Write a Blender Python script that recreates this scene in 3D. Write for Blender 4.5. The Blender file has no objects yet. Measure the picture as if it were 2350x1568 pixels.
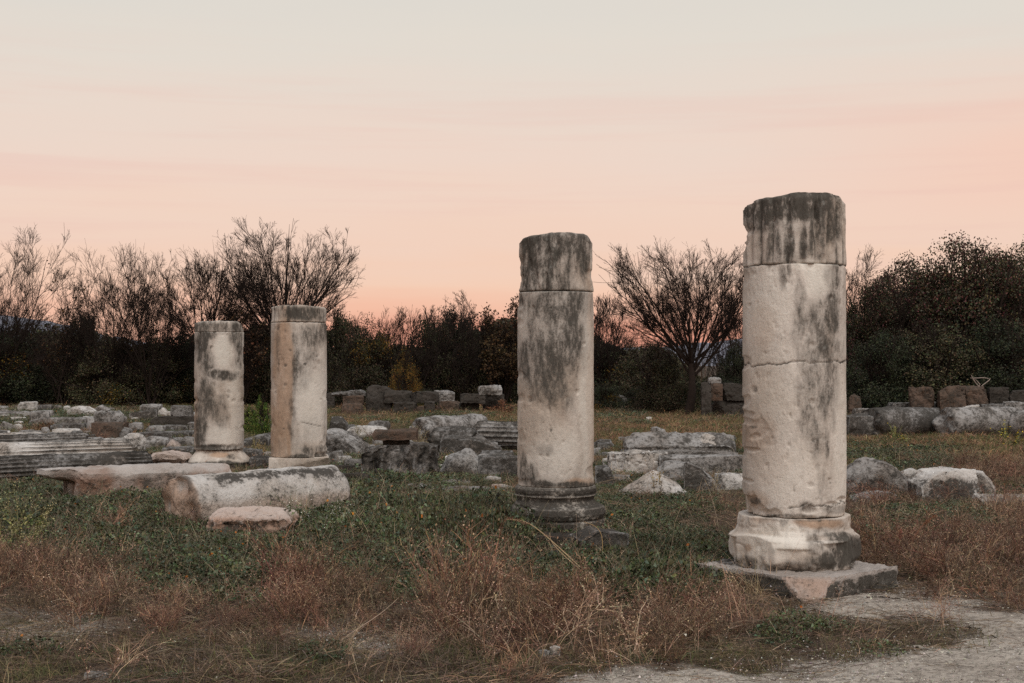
import bpy, math, random
import numpy as np
from mathutils import Vector

# ------------------------------------------------------------------ basics
H = 1.6            # eye height
F = 3000.0         # focal length in layout pixels (2350 wide)
CX, HY = 1175.0, 835.0
scene = bpy.context.scene
COL = scene.collection
RS = np.random.RandomState

def link(o, parent=None):
    COL.objects.link(o)
    if parent is not None:
        o.parent = parent
    return o

def tag(o, label=None, cat=None, group=None, kind=None):
    if label: o['label'] = label
    if cat: o['category'] = cat
    if group: o['group'] = group
    if kind: o['kind'] = kind
    return o

def empty(name, loc, rz=0.0):
    o = bpy.data.objects.new(name, None)
    o.location = loc
    o.rotation_euler = (0, 0, rz)
    o.empty_display_size = 0.2
    return link(o)

def mesh_np(name, V, quads=None, tris=None, mat=None, parent=None, smooth=True, attrs=None, col=None, linkit=True):
    """one mesh object from numpy vertices and faces"""
    V = np.asarray(V, dtype=np.float32)
    me = bpy.data.meshes.new(name)
    li, starts, n = [], [], 0
    if quads is not None and len(quads):
        q = np.asarray(quads, dtype=np.int32)
        li.append(q.ravel()); starts.append(np.arange(len(q), dtype=np.int32) * 4); n += len(q) * 4
    if tris is not None and len(tris):
        t = np.asarray(tris, dtype=np.int32)
        li.append(t.ravel()); starts.append(n + np.arange(len(t), dtype=np.int32) * 3)
    L = np.concatenate(li); S = np.concatenate(starts)
    me.vertices.add(len(V)); me.vertices.foreach_set('co', V.ravel())
    me.loops.add(len(L)); me.loops.foreach_set('vertex_index', L)
    me.polygons.add(len(S)); me.polygons.foreach_set('loop_start', S)
    me.update(calc_edges=True)
    if smooth:
        me.polygons.foreach_set('use_smooth', np.ones(len(S), dtype=bool))
    if attrs:
        for k, a in attrs.items():
            at = me.attributes.new(k, 'FLOAT', 'POINT'); at.data.foreach_set('value', np.asarray(a, dtype=np.float32))
    if col is not None:
        ca = me.attributes.new('tint', 'FLOAT_COLOR', 'POINT')
        c4 = np.ones((len(V), 4), dtype=np.float32); c4[:, :3] = col
        ca.data.foreach_set('color', c4.ravel())
    if mat is not None: me.materials.append(mat)
    o = bpy.data.objects.new(name, me)
    if linkit: link(o, parent)
    return o

# ------------------------------------------------------------------ numpy noise
def _hash(ix, iy, iz, seed):
    h = (ix * 374761393 + iy * 668265263 + iz * 2147483647 + seed * 144665) & 0xffffffff
    h = ((h ^ (h >> 13)) * 1274126177) & 0xffffffff
    h = ((h ^ (h >> 16)) * 2246822519) & 0xffffffff
    return ((h ^ (h >> 15)) & 0xffffff) / float(0xffffff)

def noise3(P, scale=1.0, seed=0):
    """smooth value noise, about -1..1"""
    P = np.asarray(P, dtype=np.float64) * scale + 1000.0
    I = np.floor(P).astype(np.int64); f = P - I
    u = f * f * f * (f * (f * 6 - 15) + 10)
    r = 0
    for dx in (0, 1):
        wx = u[:, 0] if dx else 1 - u[:, 0]
        for dy in (0, 1):
            wy = u[:, 1] if dy else 1 - u[:, 1]
            for dz in (0, 1):
                wz = u[:, 2] if dz else 1 - u[:, 2]
                r = r + wx * wy * wz * _hash(I[:, 0] + dx, I[:, 1] + dy, I[:, 2] + dz, seed)
    return r * 2 - 1

def fbm(P, scale=1.0, octs=4, seed=0, gain=0.5):
    a, s, r, t = 1.0, scale, 0, 0
    for k in range(octs):
        r = r + a * noise3(P, s, seed + k * 17); t += a
        a *= gain; s *= 2.03
    return r / t

def sst(a, b, x):
    t = np.clip((x - a) / (b - a), 0, 1)
    return t * t * (3 - 2 * t)

# ------------------------------------------------------------------ ground height, pixel to ground
def gh(x, y):
    x = np.atleast_1d(np.asarray(x, dtype=np.float64)); y = np.atleast_1d(np.asarray(y, dtype=np.float64))
    P = np.stack([x, y, np.zeros_like(x)], 1)
    near = sst(3, 6, y) * (1 - sst(30, 60, y))
    g = 0.045 * fbm(P, 0.45, 3, 5) * near
    g += 0.10 * np.exp(-(((x - 6.2) / 2.2) ** 2 + ((y - 16.5) / 2.0) ** 2))      # low bank at the right
    g += 0.05 * np.exp(-(((x + 0.55) / 1.3) ** 2 + ((y - 12.2) / 1.6) ** 2))
    g += 0.10 * np.exp(-(((x + 9) / 6.0) ** 2 + ((y - 33) / 7.0) ** 2))
    return g

def gz(x, y): return float(gh(x, y)[0])

def ground(px, py):
    """ground point seen at a layout pixel"""
    g = 0.0
    for _ in range(6):
        Y = F * (H - g) / (py - HY); X = (px - CX) / F * Y
        g = gz(X, Y)
    return X, Y, g

# ------------------------------------------------------------------ camera, world, light
cam = bpy.data.cameras.new('camera')
cam.sensor_width = 36.0; cam.lens = 36.0 * F / 2350.0
cam.shift_y = (HY - 784.0) / 2350.0
cam.clip_start = 0.1; cam.clip_end = 6000
co = link(bpy.data.objects.new('camera', cam))
co.location = (0, 0, H); co.rotation_euler = (math.radians(90), 0, 0)
scene.camera = co

class NT:
    """small helper for node trees"""
    def __init__(s, t): s.t = t; s.n = t.nodes; s.l = t.links
    def new(s, typ, **kw):
        n = s.n.new(typ)
        for k, v in kw.items(): setattr(n, k, v)
        return n
    def put(s, sock, v):
        if isinstance(v, bpy.types.NodeSocket): s.l.new(v, sock)
        else: sock.default_value = v
    def math(s, op, a, b=0.0, c=None, clamp=False):
        n = s.new('ShaderNodeMath', operation=op, use_clamp=clamp)
        s.put(n.inputs[0], a); s.put(n.inputs[1], b)
        if c is not None: s.put(n.inputs[2], c)
        return n.outputs[0]
    def mix(s, f, a, b, blend='MIX'):
        n = s.new('ShaderNodeMix', data_type='RGBA', blend_type=blend)
        s.put(n.inputs[0], f)
        s.put(n.inputs[6], a if isinstance(a, bpy.types.NodeSocket) else (*a, 1)[:4])
        s.put(n.inputs[7], b if isinstance(b, bpy.types.NodeSocket) else (*b, 1)[:4])
        return n.outputs[2]
    def noise(s, vec, scale, detail=6, rough=0.6, dist=0.0):
        n = s.new('ShaderNodeTexNoise'); s.put(n.inputs['Vector'], vec)
        n.inputs['Scale'].default_value = scale; n.inputs['Detail'].default_value = detail
        n.inputs['Roughness'].default_value = rough; n.inputs['Distortion'].default_value = dist
        return n.outputs['Fac']
    def ramp(s, f, a, b, lo=0.0, hi=1.0):
        n = s.new('ShaderNodeMapRange', interpolation_type='SMOOTHSTEP'); n.clamp = True
        s.put(n.inputs[0], f)
        for i, v in ((1, a), (2, b), (3, lo), (4, hi)): n.inputs[i].default_value = v
        return n.outputs[0]

def srgb(r, g, b):
    f = lambda c: (c / 255 / 12.92) if c / 255 <= 0.04045 else ((c / 255 + 0.055) / 1.055) ** 2.4
    return (f(r), f(g), f(b))

FILL_EL, FILL_AZ = 56.0, 158.0     # added soft front fill standing in for dusk skylight behind the camera
world = bpy.data.worlds.new('World'); scene.world = world; world.use_nodes = True
w = NT(world.node_tree); w.n.clear()
tc = w.new('ShaderNodeTexCoord'); sep = w.new('ShaderNodeSeparateXYZ'); w.l.new(tc.outputs['Generated'], sep.inputs[0])
mp = w.new('ShaderNodeMapping'); w.l.new(tc.outputs['Generated'], mp.inputs[0]); mp.inputs['Scale'].default_value = (1.6, 1.6, 16)
bands = w.noise(mp.outputs[0], 1.6, 4, 0.5)
bands2 = w.noise(mp.outputs[0], 4.0, 3, 0.5)
zb = w.math('ADD', sep.outputs['Z'], w.math('MULTIPLY', w.math('SUBTRACT', bands, 0.5), 0.07))
zb = w.math('ADD', zb, w.math('MULTIPLY', w.math('SUBTRACT', bands2, 0.5), 0.02))
cr = w.new('ShaderNodeValToRGB'); w.l.new(w.math('MULTIPLY', zb, 1.0), cr.inputs[0])
stops = [(0.0, (216, 140, 120)), (0.018, (232, 160, 134)), (0.040, (243, 189, 162)), (0.065, (243, 203, 178)),
         (0.088, (240, 207, 187)), (0.115, (239, 210, 192)), (0.145, (236, 212, 197)), (0.19, (231, 215, 202)), (0.24, (225, 217, 206)),
         (0.30, (219, 215, 207)), (0.5, (188, 193, 200)), (1.0, (172, 180, 194))]
els = cr.color_ramp.elements
while len(els) > 1: els.remove(els[0])
for i, (p, c) in enumerate(stops):
    e = els[0] if i == 0 else els.new(p)
    e.position = p; e.color = (*srgb(*c), 1)
# faint rosy band to the right, a little more peach there
az = w.math('MULTIPLY', sep.outputs['X'], 1.0)
rb = w.math('MULTIPLY', w.ramp(az, 0.12, 0.40), w.math('MULTIPLY', w.ramp(zb, 0.08, 0.14), w.ramp(zb, 0.23, 0.15)))
skycol = w.mix(w.math('MULTIPLY', rb, 0.55), cr.outputs[0], srgb(246, 198, 176))
mp2 = w.new('ShaderNodeMapping'); w.l.new(tc.outputs['Generated'], mp2.inputs[0]); mp2.inputs['Scale'].default_value = (1.2, 1.2, 26); mp2.inputs['Rotation'].default_value = (0, 0.05, 0)
streak = w.noise(mp2.outputs[0], 1.9, 5, 0.55)
sm = w.math('MULTIPLY', w.ramp(streak, 0.46, 0.66), w.math('MULTIPLY', w.ramp(sep.outputs['Z'], 0.05, 0.09), w.ramp(sep.outputs['Z'], 0.27, 0.15)))
skycol = w.mix(w.math('MULTIPLY', sm, 0.34), skycol, srgb(232, 190, 178))
sky = w.new('ShaderNodeTexSky', sky_type='NISHITA'); sky.sun_disc = False
sky.sun_elevation = math.radians(FILL_EL); sky.sun_rotation = math.radians(FILL_AZ)
hs = w.new('ShaderNodeHueSaturation'); hs.inputs['Saturation'].default_value = 0.25; w.l.new(sky.outputs[0], hs.inputs['Color'])
bg1 = w.new('ShaderNodeBackground'); w.l.new(skycol, bg1.inputs[0]); bg1.inputs[1].default_value = 0.98
bg2 = w.new('ShaderNodeBackground'); w.l.new(hs.outputs[0], bg2.inputs[0]); bg2.inputs[1].default_value = 0.005
ad = w.new('ShaderNodeAddShader'); w.l.new(bg1.outputs[0], ad.inputs[0]); w.l.new(bg2.outputs[0], ad.inputs[1])
wo = w.new('ShaderNodeOutputWorld'); w.l.new(ad.outputs[0], wo.inputs[0])

sl = bpy.data.lights.new('front_fill', 'SUN'); sl.energy = 1.9; sl.angle = math.radians(40); sl.color = (1.0, 0.95, 0.89)
so = link(bpy.data.objects.new('front_fill', sl))
d = Vector((math.sin(math.radians(FILL_AZ)) * math.cos(math.radians(FILL_EL)), math.cos(math.radians(FILL_AZ)) * math.cos(math.radians(FILL_EL)), math.sin(math.radians(FILL_EL))))
so.rotation_euler = d.to_track_quat('Z', 'Y').to_euler(); so.location = (0, -5, 12)

vs = scene.view_settings
vs.view_transform = 'Standard'; vs.look = 'None'; vs.exposure = 0.0; vs.gamma = 1.0; vs.use_curve_mapping = False
scene.cycles.max_bounces = 6; scene.cycles.diffuse_bounces = 3; scene.cycles.glossy_bounces = 2; scene.cycles.transparent_max_bounces = 4
scene.render.film_transparent = False
scene.cycles.use_denoising = False

# ------------------------------------------------------------------ materials
def new_mat(name, rough=0.85, spec=0.2):
    m = bpy.data.materials.new(name); m.use_nodes = True
    t = NT(m.node_tree); b = t.n['Principled BSDF']
    b.inputs['Roughness'].default_value = rough
    b.inputs['Specular IOR Level'].default_value = spec
    return m, t, b

def stone_mat(name, base, dark=(0.035, 0.034, 0.030), amount=0.0, warm=(0.42, 0.24, 0.14), warm_amt=0.3, streak=1.0, contrast=0.13, speck=0.5, lichen=0.35, k0=1.15, edge=0.85, bump=0.8):
    m, t, b = new_mat(name, 0.95, 0.04)
    tc = t.new('ShaderNodeTexCoord'); oi = t.new('ShaderNodeObjectInfo')
    va = t.new('ShaderNodeVectorMath', operation='ADD'); t.l.new(tc.outputs['Object'], va.inputs[0])
    vm = t.new('ShaderNodeVectorMath', operation='SCALE'); t.l.new(oi.outputs['Random'], vm.inputs[0] if False else vm.inputs['Scale']); vm.inputs[0].default_value = (37, 61, 23)
    t.l.new(vm.outputs[0], va.inputs[1]); P = va.outputs[0]
    mp = t.new('ShaderNodeMapping'); t.l.new(P, mp.inputs[0]); mp.inputs['Scale'].default_value = (1, 1, 1.0 / streak)
    Q = mp.outputs[0]
    n1 = t.noise(Q, 2.2, 6, 0.62, 0.3); n2 = t.noise(Q, 13.0, 6, 0.75); n3 = t.noise(P, 1.1, 4, 0.55); n4 = t.noise(P, 60.0, 3, 0.6)
    at = t.new('ShaderNodeAttribute', attribute_name='stain'); wa = t.new('ShaderNodeAttribute', attribute_name='warm'); pa = t.new('ShaderNodeAttribute', attribute_name='pale')
    n5 = t.noise(Q, 34.0, 5, 0.7)
    s = t.math('MULTIPLY', t.math('SUBTRACT', n1, 0.5), 0.9)
    s = t.math('ADD', s, t.math('MULTIPLY', t.math('SUBTRACT', n2, 0.5), speck * 2.4))
    s = t.math('ADD', s, t.math('MULTIPLY', t.math('SUBTRACT', n5, 0.5), 0.5))
    s = t.math('ADD', s, t.math('MULTIPLY', t.math('SUBTRACT', n4, 0.5), 0.2))
    s = t.math('MULTIPLY', s, t.math('ADD', k0, t.math('MULTIPLY', at.outputs['Fac'], 0.95)))
    s = t.math('ADD', s, t.math('MULTIPLY', at.outputs['Fac'], 0.34))
    s = t.math('SUBTRACT', s, t.math('MULTIPLY', pa.outputs['Fac'], 0.40))
    thr = 0.27 - amount
    mask = t.ramp(s, thr - contrast, thr + contrast)
    c0 = t.mix(t.ramp(n3, 0.35, 0.65), base, tuple(v * k for v, k in zip(base, (0.80, 0.75, 0.70))))
    c0 = t.mix(t.math('MULTIPLY', t.ramp(n1, 0.55, 0.40), 0.5), c0, tuple(min(v * 1.25, 0.8) for v in base))
    c0 = t.mix(t.math('MULTIPLY', t.ramp(n5, 0.52, 0.68), 0.35), c0, tuple(v * 0.6 for v in base))
    wm = t.math('ADD', t.math('MULTIPLY', t.ramp(n3, 0.52, 0.68), warm_amt), t.math('MULTIPLY', wa.outputs['Fac'], t.ramp(n1, 0.2, 0.6, 0.45, 1.0)), clamp=True)
    c1 = t.mix(t.math('MULTIPLY', wm, 0.75), c0, warm)
    dk = t.mix(t.ramp(n5, 0.42, 0.62), dark, tuple(v * 1.9 for v in dark))
    c1 = t.mix(t.math('MULTIPLY', pa.outputs['Fac'], 0.55, clamp=True), c1, tuple(min(v * 1.22, 0.75) for v in base))
    grime = t.math('MULTIPLY', at.outputs['Fac'], t.ramp(n2, 0.30, 0.55, 0.45, 1.0))
    c1 = t.mix(t.math('MULTIPLY', grime, 0.62, clamp=True), c1, (0.185, 0.160, 0.138))
    c2 = t.mix(t.math('MULTIPLY', mask, 0.92), c1, dk)
    # brown-grey middle tones between clean marble and black crust
    c2 = t.mix(t.math('MULTIPLY', t.ramp(s, thr - contrast * 2.6, thr), 0.38), c2, tuple(0.5 * (a_ + b_) for a_, b_ in zip(dark, (0.2, 0.17, 0.14))))
    # pale crusts of lichen
    vo = t.new('ShaderNodeTexVoronoi'); vo.inputs['Scale'].default_value = 9.0; t.l.new(P, vo.inputs['Vector'])
    lm = t.math('MULTIPLY', t.ramp(vo.outputs['Distance'], 0.20, 0.10), t.ramp(n2, 0.5, 0.62))
    c3 = t.mix(t.math('MULTIPLY', lm, lichen), c2, (0.40, 0.40, 0.37))
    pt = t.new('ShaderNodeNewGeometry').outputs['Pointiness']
    worn_highlight = t.math('MULTIPLY', t.ramp(pt, 0.515, 0.56), t.ramp(n2, 0.38, 0.58))  # wear and pale edge highlights painted together on convex edges
    c3 = t.mix(t.math('MULTIPLY', worn_highlight, edge), c3, tuple(min(v * 1.15, 0.7) for v in base))
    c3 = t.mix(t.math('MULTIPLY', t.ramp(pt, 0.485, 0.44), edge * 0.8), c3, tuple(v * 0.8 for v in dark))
    pit = t.ramp(n4, 0.36, 0.28)
    c4 = t.mix(t.math('MULTIPLY', pit, 0.35), c3, (0.05, 0.045, 0.04))
    t.l.new(c4, b.inputs['Base Color'])
    bp = t.new('ShaderNodeBump'); bp.inputs['Strength'].default_value = bump; bp.inputs['Distance'].default_value = 0.03
    hgt = t.math('ADD', t.math('ADD', t.math('MULTIPLY', n2, 0.9), t.math('MULTIPLY', n5, 0.4)), t.math('MULTIPLY', n4, 0.25))
    hgt = t.math('ADD', hgt, t.math('MULTIPLY', mask, 0.15))
    t.l.new(hgt, bp.inputs['Height']); t.l.new(bp.outputs[0], b.inputs['Normal'])
    return m

M = {
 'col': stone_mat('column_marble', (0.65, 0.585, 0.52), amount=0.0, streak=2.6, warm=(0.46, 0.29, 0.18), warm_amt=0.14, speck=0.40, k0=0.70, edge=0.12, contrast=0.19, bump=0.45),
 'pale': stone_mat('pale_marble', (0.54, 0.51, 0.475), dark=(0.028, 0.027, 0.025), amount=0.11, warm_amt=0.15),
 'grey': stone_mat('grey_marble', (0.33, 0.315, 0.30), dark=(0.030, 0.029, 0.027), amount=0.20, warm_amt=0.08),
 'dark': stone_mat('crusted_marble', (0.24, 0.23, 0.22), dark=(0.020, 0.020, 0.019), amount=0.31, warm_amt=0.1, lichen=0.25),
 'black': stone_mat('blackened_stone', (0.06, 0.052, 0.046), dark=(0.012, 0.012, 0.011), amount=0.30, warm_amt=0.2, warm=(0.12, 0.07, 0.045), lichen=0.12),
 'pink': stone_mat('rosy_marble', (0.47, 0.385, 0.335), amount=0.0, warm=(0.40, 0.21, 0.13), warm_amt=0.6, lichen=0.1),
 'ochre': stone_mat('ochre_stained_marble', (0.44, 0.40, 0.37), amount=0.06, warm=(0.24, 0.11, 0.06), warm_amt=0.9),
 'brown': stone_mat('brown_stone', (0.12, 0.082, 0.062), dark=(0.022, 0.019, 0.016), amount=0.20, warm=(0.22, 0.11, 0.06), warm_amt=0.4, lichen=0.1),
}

def leaf_mat(name, rough=0.65, hue=0.02, val=0.5, trans=0.0, wscale=0.8):
    """vertex tint, varied slowly over the ground and leaf by leaf"""
    m, t, b = new_mat(name, rough, 0.25)
    at = t.new('ShaderNodeAttribute', attribute_name='tint')
    ge = t.new('ShaderNodeNewGeometry')
    n = t.noise(ge.outputs['Position'], wscale, 3, 0.6); n2 = t.noise(ge.outputs['Position'], 5.0, 3, 0.6)
    h = t.new('ShaderNodeHueSaturation'); t.l.new(at.outputs['Color'], h.inputs['Color'])
    t.l.new(t.math('ADD', 0.5, t.math('MULTIPLY', t.math('SUBTRACT', n, 0.5), hue * 4)), h.inputs['Hue'])
    v = t.math('ADD', 1.0, t.math('MULTIPLY', t.math('SUBTRACT', n2, 0.5), val * 2))
    oi = t.new('ShaderNodeObjectInfo')
    v = t.math('MULTIPLY', v, t.math('ADD', 0.62, t.math('MULTIPLY', oi.outputs['Random'], 0.76)))
    t.l.new(v, h.inputs['Value']); t.l.new(h.outputs[0], b.inputs['Base Color'])
    return m
M['leaf'] = leaf_mat('ground_leaf', 0.55)
M['dry'] = leaf_mat('dry_stalk', 0.8, 0.015, 0.4)
M['tree_leaf'] = leaf_mat('thicket_leaf', 0.8, 0.03, 0.6, wscale=0.35)
def bark():
    m, t, b = new_mat('bark', 0.95, 0.1)
    ge = t.new('ShaderNodeNewGeometry'); n = t.noise(ge.outputs['Position'], 7.0, 4, 0.6)
    t.l.new(t.mix(n, (0.018, 0.013, 0.011), (0.045, 0.032, 0.026)), b.inputs['Base Color']); return m
M['bark'] = bark()
# ------------------------------------------------------------------ stones
FOOT = []      # footprints kept free of plants: x, y, half x, half y, yaw

def grid_box(nx, ny, nz):
    """points on the surface of the cube -1..1, welded by rounding, with quads"""
    V, Q, idx = [], [], {}
    def vid(p):
        k = (round(p[0], 5), round(p[1], 5), round(p[2], 5))
        if k not in idx: idx[k] = len(V); V.append(k)
        return idx[k]
    def face(f, na, nb, flip):
        g = [[vid(f(-1 + 2 * i / na, -1 + 2 * j / nb)) for j in range(nb + 1)] for i in range(na + 1)]
        for i in range(na):
            for j in range(nb):
                q = (g[i][j], g[i + 1][j], g[i + 1][j + 1], g[i][j + 1])
                Q.append(q[::-1] if flip else q)
    face(lambda a, b: (a, b, 1), nx, ny, False); face(lambda a, b: (a, b, -1), nx, ny, True)
    face(lambda a, b: (a, -1, b), nx, nz, False); face(lambda a, b: (a, 1, b), nx, nz, True)
    face(lambda a, b: (1, a, b), ny, nz, False); face(lambda a, b: (-1, a, b), ny, nz, True)
    return np.array(V), np.array(Q)

def vnormals(V, Q):
    n = np.cross(V[Q[:, 2]] - V[Q[:, 0]], V[Q[:, 3]] - V[Q[:, 1]])
    N = np.zeros_like(V)
    for k in range(4): np.add.at(N, Q[:, k], n)
    return N / (np.linalg.norm(N, axis=1, keepdims=True) + 1e-9)

def rock(name, wd, dp, ht, mat, seed=0, rnd=0.07, chips=6, rough=1.0, prof=None, dprof=None, fine=0.03, top_in=0.0, mod=None, parent=None, tilt=0.0, smooth=True):
    """weathered block or boulder: a cube surface rounded, cut by random planes and roughened; z from 0 to ht"""
    fine = max(fine, max(wd, dp, ht) / 70)
    nx, ny, nz = (int(np.clip(round(s / fine), 4, 64)) for s in (wd, dp, ht))
    V, Q = grid_box(nx, ny, nz)
    r = RS(seed + 11)
    sp = V / np.linalg.norm(V, axis=1, keepdims=True) * 1.18
    V = V * (1 - rnd) + sp * rnd
    for _ in range(chips):                       # planes that cut corners and edges off
        nrm = r.normal(size=3); nrm /= np.linalg.norm(nrm)
        if nrm[2] < -0.3: nrm[2] *= -1
        reach = np.abs(nrm).sum()
        d = reach * r.uniform(0.62, 0.88)
        dot = V @ nrm
        over = np.maximum(dot - d, 0)
        V = V - over[:, None] * nrm * 0.97
    S = np.array([wd / 2, dp / 2, ht / 2]); W = V * S
    W[:, 2] += ht / 2
    u = W[:, 2] / ht
    W[:, 0] *= 1 - top_in * u; W[:, 1] *= 1 - top_in * 0.7 * u
    if prof is not None:
        pu, pv = zip(*prof)
        wob = 0.12 * noise3(W, 3.0 / max(wd, 0.2), seed + 3)
        W[:, 2] *= np.interp(W[:, 0] / (wd / 2) + wob, pu, pv)
    if dprof is not None:
        pu, pv = zip(*dprof)
        W[:, 2] *= np.interp(W[:, 1] / (dp / 2), pu, pv)
    if mod is not None: W = mod(W)
    N = vnormals(W, Q)
    s = min(wd, dp, ht * 1.5)
    a = 0.040 * s ** 0.6 * rough
    k = W + seed * 3.1
    dis = a * (fbm(k, 2.2 / max(s, 0.15), 3, seed) * 0.9 + 0.35 * fbm(k, 9.0 / max(s, 0.2), 3, seed + 5))
    rid = 1 - np.abs(fbm(k, 2.4 / max(s, 0.15), 4, seed + 9, 0.6)) * 6
    dis -= a * 0.5 * np.clip(rid, 0, 1)
    W = W + N * dis[:, None]
    if tilt: 
        c, s_ = math.cos(tilt), math.sin(tilt)
        x, z = W[:, 0].copy(), W[:, 2].copy(); W[:, 0] = c * x + s_ * z; W[:, 2] = -s_ * x + c * z
    o = mesh_np(name, W, quads=Q, mat=M[mat], parent=parent, smooth=smooth)
    o.data.set_sharp_from_angle(angle=math.radians(24))
    return o

_sd = [100]
def S(name, x0, x1, yt, yb, mat, label, dep=0.7, yaw=0.0, cat=None, group=None, ztop=None, base=None, on=None, back=0.5, **kw):
    """a stone from its box in the photograph: left, right, top, foot; dep = depth over width"""
    _sd[0] += 7; seed = _sd[0]
    X, Y, g = ground((x0 + x1) / 2, yb)
    if on is not None:                       # rests on another stone at depth 'on': its foot is off the ground
        Y = on; X = ((x0 + x1) / 2 - CX) / F * Y; g = H - (yb - HY) * Y / F
    span = (x1 - x0) / F * Y
    ca, sa = abs(math.cos(yaw)), abs(math.sin(yaw))
    wd = span / (ca + dep * sa); dp = wd * dep
    Yc = Y + (dp * ca + wd * sa) * 0.5
    Xc = X * Yc / Y
    wd *= Yc / Y; dp *= Yc / Y
    zt = H - (yt - HY) * (Y + dp * back) / F
    if on is None:
        z0 = g - 0.05
    else: z0 = g
    ht = max(zt - z0, 0.04)
    o = rock(name, wd, dp, ht, mat, seed, **kw)
    o.location = (Xc, Yc, z0); o.rotation_euler = (0, 0, yaw)
    tag(o, label, cat or ('boulder' if name in ('boulder', 'rock', 'pebble') else 'stone block'), group)
    if on is None: FOOT.append((Xc, Yc, wd / 2, dp / 2, yaw))
    return o

def tube_rows(R, Z, na):
    """quads of a rows x na grid closed round"""
    i = np.arange(R - 1)[:, None]; j = np.arange(na)[None, :]
    a = i * na + j; b = i * na + (j + 1) % na
    return np.stack([a, b, b + na, a + na], -1).reshape(-1, 4)

def turned(name, zs, rad, na, mat, seed, parent=None, rough=0.008, cap=True, shade=None, attrs_f=None, cen=None, square=None):
    """a solid turned round z; rad(theta, z) vectorised"""
    th = np.linspace(0, 2 * np.pi, na, endpoint=False)
    TH, ZZ = np.meshgrid(th, zs)
    TH, ZZ = TH.ravel(), ZZ.ravel()
    R = rad(TH, ZZ)
    P0 = np.stack([np.cos(TH) * 0.4, np.sin(TH) * 0.4, ZZ], 1)
    R = R + rough * (fbm(P0, 6, 4, seed) + 0.5 * fbm(P0, 22, 3, seed + 1))
    V = np.stack([np.cos(TH) * R, np.sin(TH) * R, ZZ], 1)
    Q = tube_rows(len(zs), None, na)
    at = attrs_f(TH, ZZ) if attrs_f else None
    if cap:                                   # rings closing the top and bottom
        rows = [V]; q = [Q]; base = len(V)
        for end, sgn in ((len(zs) - 1, 1), (0, -1)):
            ring = V[end * na:(end + 1) * na]; prev = np.arange(na) + end * na
            c = ring.mean(0)
            for k, f in enumerate((0.85, 0.6, 0.3, 0.02)):
                nr = c + (ring - c) * f
                nr[:, 2] += 0.012 * fbm(nr, 8, 3, seed + 4) * (1 if sgn > 0 else 0)
                ids = base + np.arange(na); rows.append(nr); base += na
                j = np.arange(na); j2 = (j + 1) % na
                qq = np.stack([prev[j], prev[j2], ids[j2], ids[j]], 1)
                q.append(qq if sgn > 0 else qq[:, ::-1]); prev = ids
        V2 = np.concatenate(rows); Q = np.concatenate(q)
        if at: at = {k: np.concatenate([a, np.full(len(V2) - len(V), np.mean(a[-na:]))]) for k, a in at.items()}
        V = V2
    return mesh_np(name, V, quads=Q, mat=M[mat], parent=parent, attrs=at)

def blobs(list_, cx, rpx, Yc, r):
    """stain fields on a standing column, given by where they show on its front; wraps round the stone"""
    def f(TH, ZZ):
        # direction to camera is -y : px = cx + rpx*cos(th) on the front half
        px = cx + rpx * np.cos(TH)
        Yf = Yc - r * np.maximum(-np.sin(TH), 0) * 0.9
        py = HY - F * (ZZ - H) / Yf
        front = np.where(np.sin(TH) < 0.15, 1.0, 0.35)
        px = np.where(np.sin(TH) < 0.15, px, 2 * cx - px)
        P0 = np.stack([px / 40, py / 60, np.zeros_like(px)], 1)
        wx = 14 * fbm(P0, 1.0, 3, 3); wy = 22 * fbm(P0, 1.0, 3, 8)
        s = np.zeros_like(px)
        for (bx, by, rx, ry, k) in list_:
            d = ((px + wx * rx / (rx + 15) - bx) / rx) ** 2 + ((py + wy * ry / (ry + 20) - by) / ry) ** 2
            s = np.maximum(s, k * sst(1.7, 0.15, d))
        return s * front
    return f

def zpx(py, Y): return H - (py - HY) * Y / F

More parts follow.
